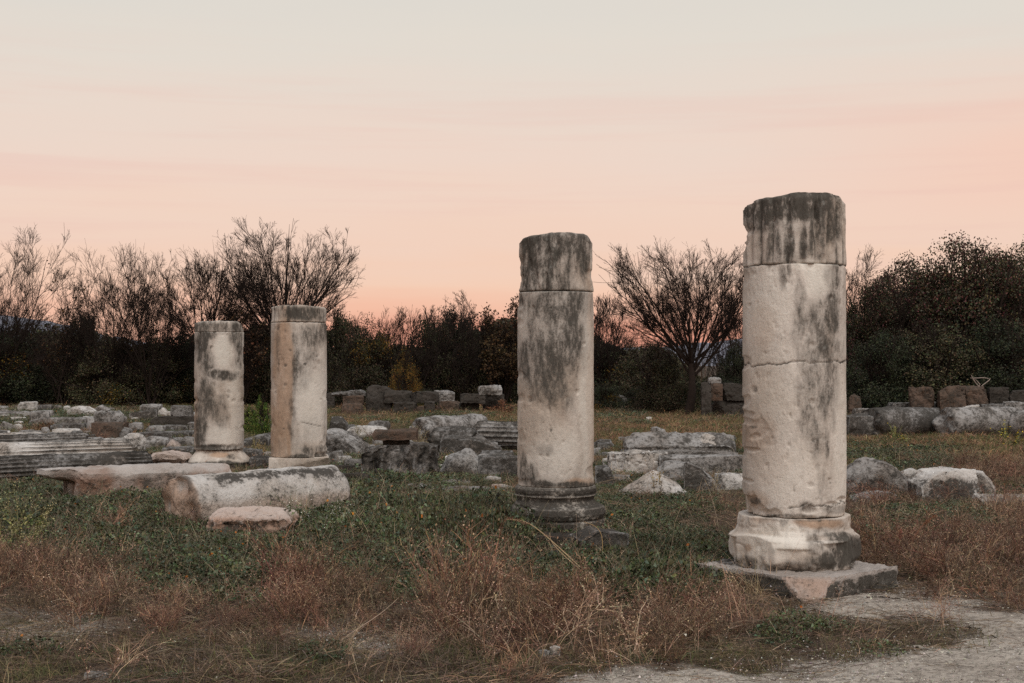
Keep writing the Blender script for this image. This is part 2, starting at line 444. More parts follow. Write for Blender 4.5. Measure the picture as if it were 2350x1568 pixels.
def standing_column(label, cx, Yc, half, y_top, y_collar, y_bot, stains, warms, pales, topf, dents, cracks, seed, flutes=22, fl_deep=0.012, collar_in=0.03, dz=0.008, na=220, group='broken columns still standing', botf=None, bulge=0.0):
    X = (cx - CX) / F * Yc; r = half / F * Yc; g = gz(X, Yc)
    rr_ = RS(seed + 900); dents = list(dents); stains = list(stains)
    for _ in range(13):          # small knocks and pits over the shaft
        bx = cx + half * rr_.uniform(-0.93, 0.93); by = rr_.uniform(y_top + 20, y_bot - 8); q = rr_.uniform(0.5, 1.6) * half / 118 + 0.4
        dents.append((bx, by, 3.5 * q, 4 * q, 0.004 + 0.007 * rr_.rand())); stains.append((bx + 1, by, 3.2 * q, 3.6 * q, rr_.uniform(0.2, 0.8)))
    for _ in range(9):           # knocks on the silhouette and the joint
        sd_ = rr_.choice([-1, 1]); dents.append((cx + sd_ * half * rr_.uniform(0.9, 1.0), rr_.uniform(y_top + 10, y_bot), half * 0.12, rr_.uniform(5, 16), 0.006 + 0.008 * rr_.rand()))
    root = empty('column_stump', (X, Yc, g))
    tag(root, label, 'column', group)
    zb = zpx(y_bot, Yc - r * 0.85) - g; zc = zpx(y_collar, Yc - r * 0.85) - g; zt = zpx(y_top, Yc) - g
    # the column's front faces the camera, which stands at the origin
    rot = math.atan2(-X, Yc) * -1
    root.rotation_euler = (0, 0, -math.atan2(X, Yc))
    stf, wf, pf = blobs(stains, cx, half, Yc, r), blobs(warms, cx, half, Yc, r), blobs(pales, cx, half, Yc, r)
    def attrs(TH, ZZ):
        s = stf(TH, ZZ + g); s = np.maximum(s, crack_dark(TH, ZZ))
        return {'stain': s, 'warm': wf(TH, ZZ + g), 'pale': pf(TH, ZZ + g)}
    def crack_field(TH, ZZ):
        out = np.zeros_like(TH)
        for (py, amp, th0, th1, slope, wid) in cracks:
            z0 = zpx(py, Yc - r * 0.85) - g
            P0 = np.stack([np.cos(TH), np.sin(TH), np.full_like(TH, py * 0.01)], 1)
            line = z0 + amp * fbm(P0, 2.5, 5, seed + int(py), 0.6) + slope * np.cos(TH)
            on = (np.cos(TH) > th0) & (np.cos(TH) < th1) & (np.sin(TH) < 0.4)
            out = np.maximum(out, np.where(on, np.clip(1.3 - np.abs(ZZ - line) / wid, 0, 1), 0))
        return out
    def crack_dark(TH, ZZ): return crack_field(TH, ZZ) * 1.1
    def dent_field(TH, ZZ):
        out = np.zeros_like(TH)
        px = np.cos(TH)
        for (bx, by, rx, ry, dpth) in dents:
            u0 = (bx - cx) / half; z0 = zpx(by, Yc - r * 0.85) - g
            P0 = np.stack([px * 3, ZZ * 6, np.sin(TH)], 1)
            d = ((px - u0) / (rx / half) + 0.5 * noise3(P0, 2.0, seed + int(by))) ** 2 + ((ZZ - z0) / (ry / F * Yc) + 0.5 * noise3(P0, 2.0, seed + int(by) + 3)) ** 2
            out += dpth * np.clip(1.25 - d, 0, 1) ** 0.45 * (np.sin(TH) < 0.3)
        return out
    def rad_shaft(TH, ZZ):
        t = (ZZ - zb) / (zc - zb)
        rr = r * (1.0 - 0.012 * t + bulge * np.exp(-((ZZ - zb) / 0.12) ** 2))
        rr = rr - dent_field(TH, ZZ) - 0.006 * crack_field(TH, ZZ)
        Pt = np.stack([np.cos(TH) * 2, np.sin(TH) * 2, ZZ * 2], 1)
        rr = rr - 0.035 * r / 0.37 * np.clip(fbm(Pt, 2.5, 4, seed + 50) + 0.05, 0, 1) * np.exp(-(zc - ZZ) / 0.035) - 0.05 * r / 0.37 * np.clip(fbm(Pt, 2.2, 4, seed + 51), 0, 1) * np.exp(-(ZZ - zb) / 0.03)
        if botf is not None: rr = rr - botf(TH, ZZ - zb) * r
        P0 = np.stack([np.cos(TH), np.sin(TH), ZZ], 1)
        pit = np.clip(fbm(P0, 14, 3, seed + 40) - 0.42, 0, 1)
        return rr - 0.03 * pit
    zs = np.arange(zb, zc + 1e-6, dz)
    turned('shaft', zs, rad_shaft, na, 'col', seed, root, rough=0.0035, attrs_f=attrs)
    rc = r * (1 - collar_in)
    zs = np.arange(zc + 0.001, zt + 0.02, dz * 1.2)
    def rad_collar(TH, ZZ):
        P0 = np.stack([np.cos(TH), np.sin(TH), ZZ * 0.5], 1)
        er = np.clip(0.75 + 1.2 * fbm(P0, 2.2, 3, seed + 7), 0.15, 1.3)
        fl = np.clip(np.abs(np.sin(TH * flutes / 2 + seed)) ** 0.7, 0, 1)
        rr = rc - fl_deep * (1 - fl) * 1.6 * er + 0.3 * fl_deep
        pit = np.clip(fbm(P0, 9, 3, seed + 21) - 0.25, 0, 1)
        rr = rr - 0.05 * pit - dent_field(TH, ZZ)
        tt = (zt - ZZ)
        edge = np.clip(1 - tt / 0.05, 0, 1) ** 2
        rr = rr + 0.03 * np.clip(fbm(np.stack([np.cos(TH) * 2, np.sin(TH) * 2, TH * 0], 1), 1.5, 3, seed + 60), -0.3, 0.9) * np.exp(-(ZZ - zc) / 0.08)
        return np.minimum(rr * (1 - 0.07 * edge) - 0.010 * crack_field(TH, ZZ), r * 0.995)
    def attrs_c(TH, ZZ):
        a = attrs(TH, ZZ)
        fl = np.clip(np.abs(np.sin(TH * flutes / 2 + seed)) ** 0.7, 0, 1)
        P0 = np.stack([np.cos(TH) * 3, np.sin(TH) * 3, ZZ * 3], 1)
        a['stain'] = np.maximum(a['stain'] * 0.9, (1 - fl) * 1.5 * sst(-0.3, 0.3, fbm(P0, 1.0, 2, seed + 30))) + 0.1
        return a
    c = turned('fluted_collar', zs, rad_collar, na, 'col', seed + 2, root, rough=0.006, attrs_f=attrs_c)
    # uneven broken top
    me = c.data; n = len(me.vertices); A = np.zeros(n * 3); me.vertices.foreach_get('co', A); A = A.reshape(-1, 3)
    lim = topf(A[:, 0] / r, A[:, 1] / r) * (1.0 / F * Yc) + zt
    lim = lim + 0.012 * fbm(A * np.array([1, 1, 0]), 9, 3, seed)
    k = np.maximum(A[:, 2] - zc, 0) / (zt - zc)
    A[:, 2] = np.minimum(A[:, 2], lim - 0.0 * k)
    me.vertices.foreach_set('co', A.ravel()); me.update()
    FOOT.append((X, Yc, r * 1.05, r * 1.05, 0))
    return root, X, Yc, g, r, zb

# ---- the four standing columns
def top_right(u, v):     # layout pixels below the top
    return -(np.interp(u, [-1, -0.9, -0.75, -0.52, -0.3, 0.15, 0.75, 0.88, 1.0], [26, 20, 13, 7, 5, 0, 1, 6, 22]))
c4, X4, Y4, g4, r4, zb4 = standing_column('tallest broken column, pale shaft with fluted top, standing on a chipped round base', 1822, 9.4, 117, 456, 606, 1188,
    stains=[(1820, 450, 150, 16, 1.3), (1800, 478, 130, 26, 1.25), (1750, 500, 46, 36, 1.1), (1905, 500, 30, 60, 0.95), (1790, 560, 7, 45, 0.9), (1816, 545, 8, 55, 1.0), (1845, 560, 7, 45, 0.8), (1768, 570, 6, 40, 0.7), (1862, 530, 7, 60, 0.8), (1886, 540, 8, 50, 0.9),
            (1795, 628, 9, 30, 1.1), (1812, 618, 6, 16, 0.9), (1906, 640, 20, 35, 0.9), (1836, 690, 14, 60, 0.6), (1868, 745, 46, 60, 1.0), (1905, 720, 18, 70, 0.8), (1880, 830, 42, 150, 0.72), (1862, 930, 34, 80, 0.6), (1850, 790, 26, 50, 0.72), (1892, 780, 26, 40, 0.6), (1885, 860, 34, 60, 0.72), (1870, 930, 16, 60, 0.6), (1838, 890, 18, 30, 0.45), (1865, 1010, 14, 50, 0.5), (1893, 1000, 5, 60, 0.5),
            (1906, 960, 8, 30, 0.55), (1880, 1090, 10, 40, 0.35), (1850, 1165, 22, 14, 0.9), (1918, 1165, 28, 12, 0.5), (1730, 982, 8, 4, 0.8), (1735, 1152, 16, 8, 0.8), (1830, 1186, 90, 5, 1.1)],
    warms=[(1755, 745, 30, 60, 0.45), (1745, 1000, 40, 45, 0.55), (1770, 1060, 45, 60, 0.30), (1900, 780, 10, 80, 0.3), (1740, 1150, 30, 20, 0.7), (1740, 560, 40, 40, 0.4)],
    pales=[(1878, 640, 30, 45, 1.4), (1850, 612, 28, 12, 1.0), (1760, 700, 55, 90, 0.7), (1770, 900, 60, 120, 0.5), (1800, 1080, 80, 70, 0.4), (1925, 1000, 20, 160, 0.6)],
    topf=top_right,
    dents=[(1742, 985, 22, 18, 0.012), (1732, 1003, 12, 8, 0.014), (1730, 1035, 20, 5, 0.014), (1722, 1108, 12, 4, 0.012), (1762, 1005, 22, 22, 0.006), (1712, 1170, 40, 26, 0.030), (1760, 1184, 40, 14, 0.02), (1925, 1150, 10, 5, 0.016), (1703, 520, 8, 22, 0.02), (1702, 560, 6, 14, 0.016), (1860, 1172, 16, 9, 0.012), (1905, 1156, 16, 3, 0.012)],
    cracks=[(832, 0.045, -2, 2, 0.02, 0.0065), (606, 0.012, -2, 2, 0.0, 0.0045), (1164, 0.06, -0.1, 1.1, 0.01, 0.006)], seed=3, flutes=22, fl_deep=0.022, collar_in=0.035, dz=0.0075, na=260, bulge=-0.02)

def top_mid(u, v):
    return -(np.interp(u, [-1, -0.95, -0.85, -0.7, -0.3, 0.1, 0.72, 0.82, 1.0], [34, 22, 12, 7, 3, 0, 1, 6, 26]))
c3, X3, Y3, g3, r3, zb3 = standing_column('dark-topped broken column in the middle, on a moulded round base sunk in green weeds', 1275, 11.9, 88, 540, 667, 1119,
    stains=[(1270, 538, 110, 20, 1.3), (1270, 560, 95, 34, 1.35), (1225, 600, 34, 60, 1.25), (1275, 610, 50, 60, 0.95), (1340, 590, 14, 60, 0.9), (1300, 620, 30, 40, 0.8), (1212, 640, 20, 60, 1.0), (1210, 690, 24, 26, 0.95), (1270, 700, 80, 60, 0.95), (1275, 780, 70, 110, 0.75), (1320, 740, 20, 90, 0.75), (1240, 740, 40, 60, 0.62), (1290, 800, 46, 80, 0.60), (1210, 820, 24, 50, 0.5),
            (1255, 870, 40, 60, 0.5), (1300, 880, 20, 60, 0.45), (1250, 1030, 20, 14, 0.4), (1212, 1090, 22, 26, 0.95), (1235, 1112, 40, 10, 1.0), (1320, 1112, 50, 8, 1.0), (1204, 1060, 8, 24, 0.8)],
    warms=[(1355, 850, 10, 240, 0.5), (1330, 1105, 34, 10, 1.0), (1300, 620, 40, 40, 0.3), (1250, 960, 60, 60, 0.25)],
    pales=[(1345, 900, 16, 200, 0.8), (1340, 730, 12, 60, 0.5), (1200, 740, 12, 40, 0.5), (1270, 1030, 60, 60, 0.6), (1230, 960, 40, 50, 0.4)],
    topf=top_mid,
    dents=[(1190, 625, 10, 30, 0.012), (1204, 1112, 24, 10, 0.012), (1250, 668, 8, 3, 0.01)],
    cracks=[(667, 0.008, -2, 2, 0.0, 0.005)], seed=9, flutes=20, fl_deep=0.020, collar_in=0.055, dz=0.010, na=200)

def top_flat(u, v): return -(np.interp(u, [-1, -0.7, 0.0, 0.75, 0.85, 1.0], [4, 1, 0, 1, 5, 20]))
cA, XA, YA, gA, rA, zbA = standing_column('shorter broken column at the left with a dark band of stain at mid height', 503, 19.7, 56, 738, 762, 1033,
    stains=[(503, 748, 60, 16, 0.95), (463, 790, 14, 40, 0.85), (548, 785, 12, 40, 0.8), (535, 775, 10, 20, 0.7), (480, 770, 16, 12, 0.9), (515, 862, 34, 11, 1.15), (478, 835, 16, 30, 0.6), (545, 825, 8, 30, 0.5), (475, 920, 22, 50, 0.55), (462, 985, 14, 40, 0.6), (505, 945, 16, 40, 0.35), (500, 1026, 60, 7, 1.1), (455, 1010, 8, 20, 0.8)],
    warms=[(452, 960, 6, 70, 0.7), (540, 960, 20, 60, 0.2)],
    pales=[(512, 805, 20, 40, 1.1), (540, 930, 16, 80, 0.7), (510, 1000, 36, 18, 0.7)],
    topf=top_flat, dents=[(510, 1026, 50, 4, 0.012)],
    cracks=[], seed=21, flutes=24, fl_deep=0.010, collar_in=0.03, dz=0.014, na=130)
def top_b(u, v): return -(np.interp(u, [-1, -0.8, 0.0, 0.9, 1.0], [6, 2, 0, 4, 10]))
cB, XB, YB, gB, rB, zbB = standing_column('broken column with a long orange stripe down its left side', 686, 19.2, 64, 702, 739, 1050,
    stains=[(700, 716, 60, 16, 0.95), (740, 720, 14, 18, 0.9), (640, 718, 20, 12, 0.5), (712, 770, 34, 28, 0.75), (745, 760, 10, 30, 0.7), (677, 830, 9, 80, 0.75), (690, 870, 22, 36, 0.6), (705, 800, 22, 50, 0.5), (640, 800, 5, 70, 0.35), (699, 835, 4, 4, 1.2), (672, 960, 8, 60, 0.35), (725, 1030, 30, 14, 0.8), (738, 1043, 18, 8, 1.1), (695, 1048, 40, 6, 0.8), (715, 980, 20, 30, 0.3)],
    warms=[(650, 860, 22, 190, 1.2), (664, 900, 9, 160, 1.4), (636, 960, 16, 100, 0.9), (720, 1020, 24, 16, 0.3)],
    pales=[(715, 920, 34, 80, 0.8), (640, 720, 18, 16, 0.5)],
    topf=top_b, dents=[(735, 1046, 18, 8, 0.02)],
    cracks=[(968, 0.01, 0.05, 0.8, -0.09, 0.008)], seed=33, flutes=24, fl_deep=0.010, collar_in=0.035, dz=0.014, na=140)

# ---- bases
def const(v): return lambda TH, ZZ: np.full_like(TH, v)
def base_right():
    r = r4
    zz = [0.155 - g4, 0.17 - g4, 0.20 - g4, 0.27 - g4, 0.34 - g4, 0.375 - g4, 0.40 - g4, 0.44 - g4, 0.49 - g4, 0.545 - g4, zb4 - 0.004]
    rv = [1.12, 1.20, 1.25, 1.30, 1.29, 1.25, 1.14, 1.08, 1.07, 1.05, 0.99]
    def rad(TH, ZZ):
        rr = np.interp(ZZ, zz, rv) * r
        P0 = np.stack([np.cos(TH), np.sin(TH), ZZ * 2], 1)
        lump = fbm(P0, 1.6, 4, 55)
        rr *= 1 + 0.09 * lump
        for (ta, dd, zl, zh) in ((-2.3, 1.16, 0.17, 0.42), (-1.55, 1.22, 0.18, 0.33), (-0.3, 1.17, 0.2, 0.4), (-2.9, 1.19, 0.15, 0.36), (-1.1, 1.10, 0.38, 0.5), (-2.1, 1.04, 0.40, 0.56), (-0.2, 1.03, 0.42, 0.56)):
            pl = (dd + 0.03 * lump) * r / np.maximum(np.cos(TH - ta), 0.2)
            rr = np.where((ZZ > zl - g4) & (ZZ < zh - g4 + 0.03 * lump), np.minimum(rr, pl), rr)
        c, s = np.cos(TH), np.sin(TH)
        # broken facet at the lower right front, notch at the left shoulder, undercut foot
        facet = 1.19 * r / np.maximum(c * math.cos(-0.85) + s * math.sin(-0.85), 0.2)
        rr = np.where((ZZ < 0.36 - g4), np.minimum(rr, facet * (1.0 + 0.04 * lump)), rr)
        cut = np.clip(0.5 + fbm(P0, 3.0, 3, 61) * 1.6, 0, 1)
        rr -= 0.05 * sst(0.24 - g4, 0.16 - g4, ZZ) * cut
        ridge = 1 - np.abs(noise3(P0, 4.0, 77)) * 5
        return rr - 0.007 * np.clip(ridge, 0, 1)
    stf = blobs([(1950, 1262, 44, 36, 1.5), (1905, 1285, 60, 24, 1.4), (1880, 1245, 18, 30, 0.9), (1905, 1218, 20, 10, 0.6), (1800, 1306, 100, 11, 1.3), (1840, 1296, 40, 14, 1.0), (1720, 1294, 40, 12, 0.8), (1755, 1290, 10, 16, 0.8), (1830, 1193, 90, 6, 1.0), (1800, 1200, 12, 14, 0.9), (1935, 1228, 40, 8, 0.7)], 1830, 150, 9.4, 0.47)
    wf = blobs([(1890, 1202, 60, 12, 1.3), (1750, 1190, 30, 14, 0.7), (1720, 1262, 8, 10, 0.8), (1860, 1275, 40, 16, 0.5)], 1830, 150, 9.4, 0.47)
    pf = blobs([(1790, 1240, 80, 34, 0.8)], 1830, 150, 9.4, 0.47)
    def at(TH, ZZ): return {'stain': stf(TH, ZZ + g4), 'warm': wf(TH, ZZ + g4), 'pale': pf(TH, ZZ + g4)}
    turned('base', np.arange(0.155 - g4, zb4 - 0.003, 0.0075), rad, 260, 'col', 71, c4, rough=0.009, attrs_f=at)
base_right()

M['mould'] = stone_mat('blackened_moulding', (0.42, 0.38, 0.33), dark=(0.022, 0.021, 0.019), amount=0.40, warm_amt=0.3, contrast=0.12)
def base_mid():
    r, g = r3, g3
    pts = [(0.09, 1.28), (0.20, 1.28), (0.205, 1.20), (0.215, 1.27), (0.26, 1.31), (0.31, 1.27), (0.325, 1.20), (0.335, 1.08), (0.375, 1.00), (0.405, 1.02), (0.41, 1.06), (0.425, 1.06), (0.43, 1.03), (0.45, 1.055), (0.48, 1.05), (0.50, 1.0), (zb3 + g, 0.985)]
    zz, rv = zip(*pts); zz = np.array(zz) - g
    def rad(TH, ZZ):
        rr = np.interp(ZZ, zz, rv) * r
        c, s = np.cos(TH), np.sin(TH)
        P0 = np.stack([c, s, ZZ * 2], 1)
        low = ZZ < 0.33 - g
        # weathering eats the left front of the lower mouldings
        rr = np.where(low, rr * (1 - 0.10 * sst(0.2, -0.9, c)), rr)
        return rr * (1 + 0.02 * fbm(P0, 2.5, 3, 5))
    turned('base', np.arange(0.09 - g, zb3 - 0.003, 0.0085), rad, 200, 'mould', 81, c3, rough=0.010)
base_mid()
def base_a():
    r, g = rA, gA
    zz = [-0.02, 0.08, 0.10, 0.14, 0.20, zbA - 0.05, zbA - 0.004]; rv = [1.24, 1.27, 1.30, 1.22, 1.07, 0.96, 0.88]
    def rad(TH, ZZ):
        rr = np.interp(ZZ, zz, rv) * r
        P0 = np.stack([np.cos(TH), np.sin(TH), ZZ * 2], 1)
        return rr * (1 + 0.06 * fbm(P0, 2.0, 3, 15))
    stf = blobs([(500, 1068, 90, 9, 1.3), (535, 1048, 10, 8, 0.6)], 503, 70, 19.7, 0.45)
    wf = blobs([(505, 1044, 30, 7, 1.4)], 503, 70, 19.7, 0.45)
    turned('base', np.arange(-0.02, zbA - 0.003, 0.012), rad, 120, 'col', 91, cA, rough=0.012, attrs_f=lambda T, Z: {'stain': stf(T, Z + gA), 'warm': wf(T, Z + gA)})
base_a()
def base_b():
    o = rock('base', 0.86, 0.86, zbB - 0.10, 'col', 401, rnd=0.03, chips=2, rough=0.5, fine=0.02, parent=cB)
    o.location = (0, 0, 0.095)
    o2 = rock('plinth', 0.92, 0.92, 0.14, 'pale', 402, rnd=0.05, chips=4, rough=0.6, fine=0.02, parent=cB)
    o2.location = (0, 0, -0.05)
base_b()

# plinth slab under the right column: a square set corner to the camera, its near corner broken away
def plinth_right():
    X, Y, g = X4, Y4, g4
    def mod(W):
        # local x,y rotated 45 degrees later: near corner is (-,-)
        d = (-(W[:, 0] + W[:, 1]) / math.sqrt(2))             # distance towards the near corner
        top = sst(0.05, 0.2, W[:, 2])
        lim = np.interp(W[:, 2], [0.03, 0.215], [0.695, 0.53])
        side = np.abs(W[:, 0] - W[:, 1]) / math.sqrt(2)
        over = np.maximum(d - lim, 0)
        W[:, 0] += over / math.sqrt(2); W[:, 1] += over / math.sqrt(2)
        return W
    o = rock('square_plinth', 1.0, 1.0, 0.215, 'dark', 501, rnd=0.02, chips=0, rough=1.0, fine=0.018, mod=mod)
    me = o.data; A = np.zeros(len(me.vertices) * 3); me.vertices.foreach_get('co', A); A = A.reshape(-1, 3)
    d = (-(A[:, 0] + A[:, 1]) / math.sqrt(2)); side = np.abs(A[:, 0] - A[:, 1]) / math.sqrt(2)
    chip = ((d > np.interp(A[:, 2], [0.03, 0.215], [0.695, 0.53]) - 0.025) & (A[:, 2] > 0.05) & (A[:, 2] < 0.213)).astype(float)
    tp = (A[:, 2] > 0.19).astype(float)
    for nm, a in (('warm', chip * 0.8), ('pale', np.maximum(chip * 0.5, tp * 0.7)), ('stain', (1 - chip) * (1 - tp) * 0.7)):
        at = me.attributes.new(nm, 'FLOAT', 'POINT'); at.data.foreach_set('value', a.astype(np.float32))
    me.materials.clear(); me.materials.append(M['plinth'])
    o.location = (X + 0.0, Y - 0.10, g - 0.065 + 0.0); o.rotation_euler = (0, 0, math.radians(45 - 4))
    tag(o, 'square stone slab under the tallest column, its near corner broken to a rosy facet', 'stone slab')
    FOOT.append((X, Y - 0.05, 0.35, 0.35, math.radians(42)))
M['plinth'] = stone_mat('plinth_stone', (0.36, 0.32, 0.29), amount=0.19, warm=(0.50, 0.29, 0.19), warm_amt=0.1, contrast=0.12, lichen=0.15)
plinth_right()
S('stone_block', 1618, 1712, 1288, 1345, 'dark', 'low dark stone at the left corner of the slab under the tallest column', dep=0.9, yaw=0.5, chips=8, rough=1.2, fine=0.02)
S('flat_stone', 1308, 1440, 1212, 1282, 'dark', 'dark weathered slab at the foot of the middle column, sticking out to the right', dep=1.0, yaw=0.25, chips=5, fine=0.02, cat='stone slab')
S('flat_stone', 1215, 1312, 1226, 1266, 'black', 'blackened footing slab under the moulded base of the middle column', dep=0.9, chips=4, fine=0.02, cat='stone slab')

# ---- lying drums and shafts
def lying(name, pa, pb, r, mat, label, seed, flutes=0, fl=0.03, sink=0.15, cutA=0.06, cutB=0.06, cat='column drum', taper=1.0, lump=0.02, attrs_f=None, group=None, na=None, flat=None, on=0.0, bend=0.0):
    """a fallen shaft; pa and pb are the pixels where its foot line shows at the two ends, r in metres"""
    xa, ya, ga = ground(*pa); xb, yb, gb = ground(*pb)
    A = Vector((xa, ya + r * 0.65, 0)); B = Vector((xb, yb + r * 0.65, 0))
    L = (B - A).length; yaw = math.atan2(B.y - A.y, B.x - A.x)
    n = int(np.clip(L / 0.03, 12, 110)); na = na or (flutes * 8 if flutes else 72)
    s = np.linspace(-0.5, 0.5, n) * L; th = np.linspace(0, 2 * np.pi, na, endpoint=False)
    SS, TH = np.meshgrid(s, th, indexing='ij'); SS = SS.ravel(); TH = TH.ravel()
    t = SS / L + 0.5
    R = r * (1 - (1 - taper) * t)
    P0 = np.stack([SS, np.cos(TH) * r, np.sin(TH) * r], 1)
    if flutes:
        er = np.clip(0.75 + 1.6 * fbm(P0, 1.6, 4, seed), 0.0, 1.25)
        R = R - fl * (1 - np.abs(np.sin(TH * flutes / 2)) ** 1.0) * -1 * er - 0 * R
        R = R - fl * er
    R = R + lump * fbm(P0, 1.6 / r * 0.5, 4, seed) + 0.006 * fbm(P0, 14, 3, seed + 3)
    Yl = np.cos(TH) * R; Zl = np.sin(TH) * R
    if flat is not None: Zl = np.minimum(Zl, flat + 0.02 * noise3(P0, 3, seed))
    V = np.stack([SS, Yl, Zl], 1)
    def endx(Y_, Z_, amp, sd): return amp * 2 * fbm(np.stack([Y_, Z_, Y_ * 0], 1), 1.3 / r, 4, sd)
    V[:, 0] += endx(Yl, Zl, cutA, seed + 6) * np.clip(1 - t * 3, 0, 1) + endx(Yl, Zl, cutB, seed + 7) * np.clip(t * 3 - 2, 0, 1)
    edge = np.clip(1 - np.minimum(t, 1 - t) * L / 0.04, 0, 1) ** 2
    V[:, 1:] *= (1 - 0.05 * edge)[:, None]
    V[:, 2] += r * (1 - sink)
    Q = tube_rows(n, None, na)[:, ::-1]
    rows = [V]; q = [Q]; base = len(V)
    for end, sgn in ((n - 1, 1), (0, -1)):
        ring = V[end * na:(end + 1) * na]; prev = np.arange(na) + end * na; c = ring.mean(0)
        for f in (0.96, 0.9, 0.8, 0.7, 0.58, 0.45, 0.3, 0.15, 0.02):
            nr = c + (ring - c) * f
            nr[:, 0] = (0.5 * sgn) * L + sgn * 0.01 + endx(nr[:, 1], nr[:, 2] - r * (1 - sink), cutB if sgn > 0 else cutA, seed + (7 if sgn > 0 else 6)) + 0.02 * fbm(nr, 4 / r, 3, seed + 8)
            ids = base + np.arange(na); rows.append(nr); base += na
            j = np.arange(na); j2 = (j + 1) % na
            qq = np.stack([prev[j], prev[j2], ids[j2], ids[j]], 1)[:, ::-1]
            q.append(qq if sgn > 0 else qq[:, ::-1]); prev = ids
    V = np.concatenate(rows); Q = np.concatenate(q)
    at = attrs_f(V, L, r) if attrs_f else None
    o = mesh_np(name, V, quads=Q, mat=M[mat], attrs=at)
    C = (A + B) / 2
    g0 = (ga + gb) / 2
    o.location = (C.x, C.y, g0 + on); o.rotation_euler = (0, 0, yaw)
    if abs(gb - ga) > 0.01: o.rotation_euler = (0, -math.atan2(gb - ga, L), yaw)
    tag(o, label, cat, group)
    if on == 0: FOOT.append((C.x, C.y, L / 2, r * 0.9, yaw))
    return o

def drum_at(V, L, r):
    t = V[:, 0] / L + 0.5; up = (V[:, 2] - r * 0.8) / r
    ang = np.arctan2(V[:, 2] - r * 0.8, -V[:, 1])            # 0 faces the camera, pi/2 is up
    band = np.exp(-((ang - 0.95) / 0.30) ** 2) * sst(0.12, 0.25, t) * sst(1.0, 0.9, t)
    endl = sst(0.03, 0.0, t)
    return {'stain': band * 0.95 + 0.25 * sst(0.5, 0.2, t) * band, 'warm': endl * 1.1 + 0.6 * sst(0.1, -0.25, up), 'pale': 0.25 * (1 - band)}
lying('fallen_drum', (398, 1214), (758, 1178), 0.325, 'pale', 'big pale half-sunk column drum lying in the weeds before the two left columns', 610, sink=0.50, cutA=0.035, cutB=0.05, attrs_f=drum_at, lump=0.055, na=120)
lying('fluted_shaft', (-75, 1116), (338, 1096), 0.205, 'dark', 'dark fluted shaft lying lowest in the pile at the left edge', 620, flutes=20, fl=0.045, sink=0.2, cat='fallen column')
lying('fluted_shaft', (-75, 1082), (292, 1066), 0.205, 'pale', 'pale fluted shaft with a clean cut end, lying behind the dark one', 627, flutes=20, fl=0.045, sink=0.0, cat='fallen column', on=0.0)
lying('fluted_shaft', (-80, 1054), (188, 1042), 0.20, 'grey', 'grey fluted shaft at the left edge, third of the lying shafts from the front', 633, flutes=20, fl=0.028, sink=0.1, cat='fallen column')
lying('fluted_shaft', (-60, 1034), (95, 1027), 0.17, 'pale', 'small pale fluted shaft at the left edge, farthest of the lying shafts', 640, flutes=20, fl=0.024, sink=0.2, cat='fallen column')
lying('fallen_drum', (2003, 1003), (2150, 999), 0.335, 'dark', 'grey drum lying at the right, the left one of two, its right end broken dark', 650, sink=0.12, cutA=0.06, cutB=0.12, lump=0.04)
lying('fallen_drum', (2178, 1002), (2330, 998), 0.33, 'grey', 'smooth grey drum lying at the right edge, the right one of two', 660, sink=0.12, cutA=0.1, cutB=0.05, lump=0.02)
lying('fallen_drum', (2345, 1008), (2420, 1012), 0.33, 'grey', 'drum cut by the right edge of the picture, only its rounded end showing', 665, sink=0.12)
lying('fluted_shaft', (1095, 1031), (1215, 1034), 0.27, 'grey', 'grey fluted shaft running behind the middle column', 670, flutes=18, fl=0.028, sink=0.1, cat='fallen column')
lying('fallen_shaft', (962, 1012), (1100, 1000), 0.26, 'grey', 'smooth rounded grey shaft lying behind the square slab in the middle field', 675, sink=0.15, lump=0.03, cat='fallen column')
lying('fallen_shaft', (1000, 1040), (1092, 1043), 0.24, 'dark', 'short dark ridged shaft behind the rounded boulder in the middle field', 678, sink=0.05, lump=0.05, flutes=16, fl=0.018, cat='fallen column')
# ------------------------------------------------------------------ the stones lying about
G1 = 'marble fragments scattered in the left field'; G2 = 'marble fragments in the middle field'; G3 = 'stone blocks lined up below the trees'; G4 = 'marble fragments right of the middle column'; G5 = 'stones at the right edge of the field'
def under(W):       # left end hollowed below an overhanging ledge
    wd = W[:, 0].max() - W[:, 0].min(); x0 = W[:, 0].min(); ht = W[:, 2].max()
    t = (W[:, 0] - x0) / wd
    k = sst(0.16, 0.0, t) * sst(0.82, 0.55, W[:, 2] / ht)
    W[:, 0] += k * 0.16 * wd
    return W
def inset(d=0.12, h=0.55):
    def f(W):     # ledge: the lower part steps back on all sides
        ht = W[:, 2].max(); k = sst(h + 0.1, h - 0.1, W[:, 2] / ht) * d
        W[:, 0] *= 1 - k; W[:, 1] *= 1 - k; return W
    return f
# the long slab and the flat rock near the fallen drum
xa, ya, ga_ = ground(160, 1150)
o = rock('cornice_block', 2.2, 0.55, 0.44, 'ochre', 700, rnd=0.04, chips=5, rough=0.9, fine=0.026, mod=under, prof=[(-1, 0.97), (0, 1), (1, 0.95)])
o.location = (-4.46, 15.55, ga_ - 0.05); o.rotation_euler = (0, 0, math.radians(36))
top_later = o
tag(o, 'long low marble slab with rusty front and overhanging end, behind the big drum', 'stone slab'); FOOT.append((-4.62, 15.55, 1.1, 0.38, math.radians(36)))
fr = S('flat_rock', 468, 692, 1162, 1240, 'pink', 'flat-topped rosy rock with chipped edges in front of the big lying drum', dep=0.55, yaw=0.05, mod=inset(0.10, 0.6), chips=9, rough=1.4, fine=0.018, cat='rock', prof=[(-1, 0.7), (-0.85, 0.95), (0, 1), (0.7, 0.95), (1, 0.6)])

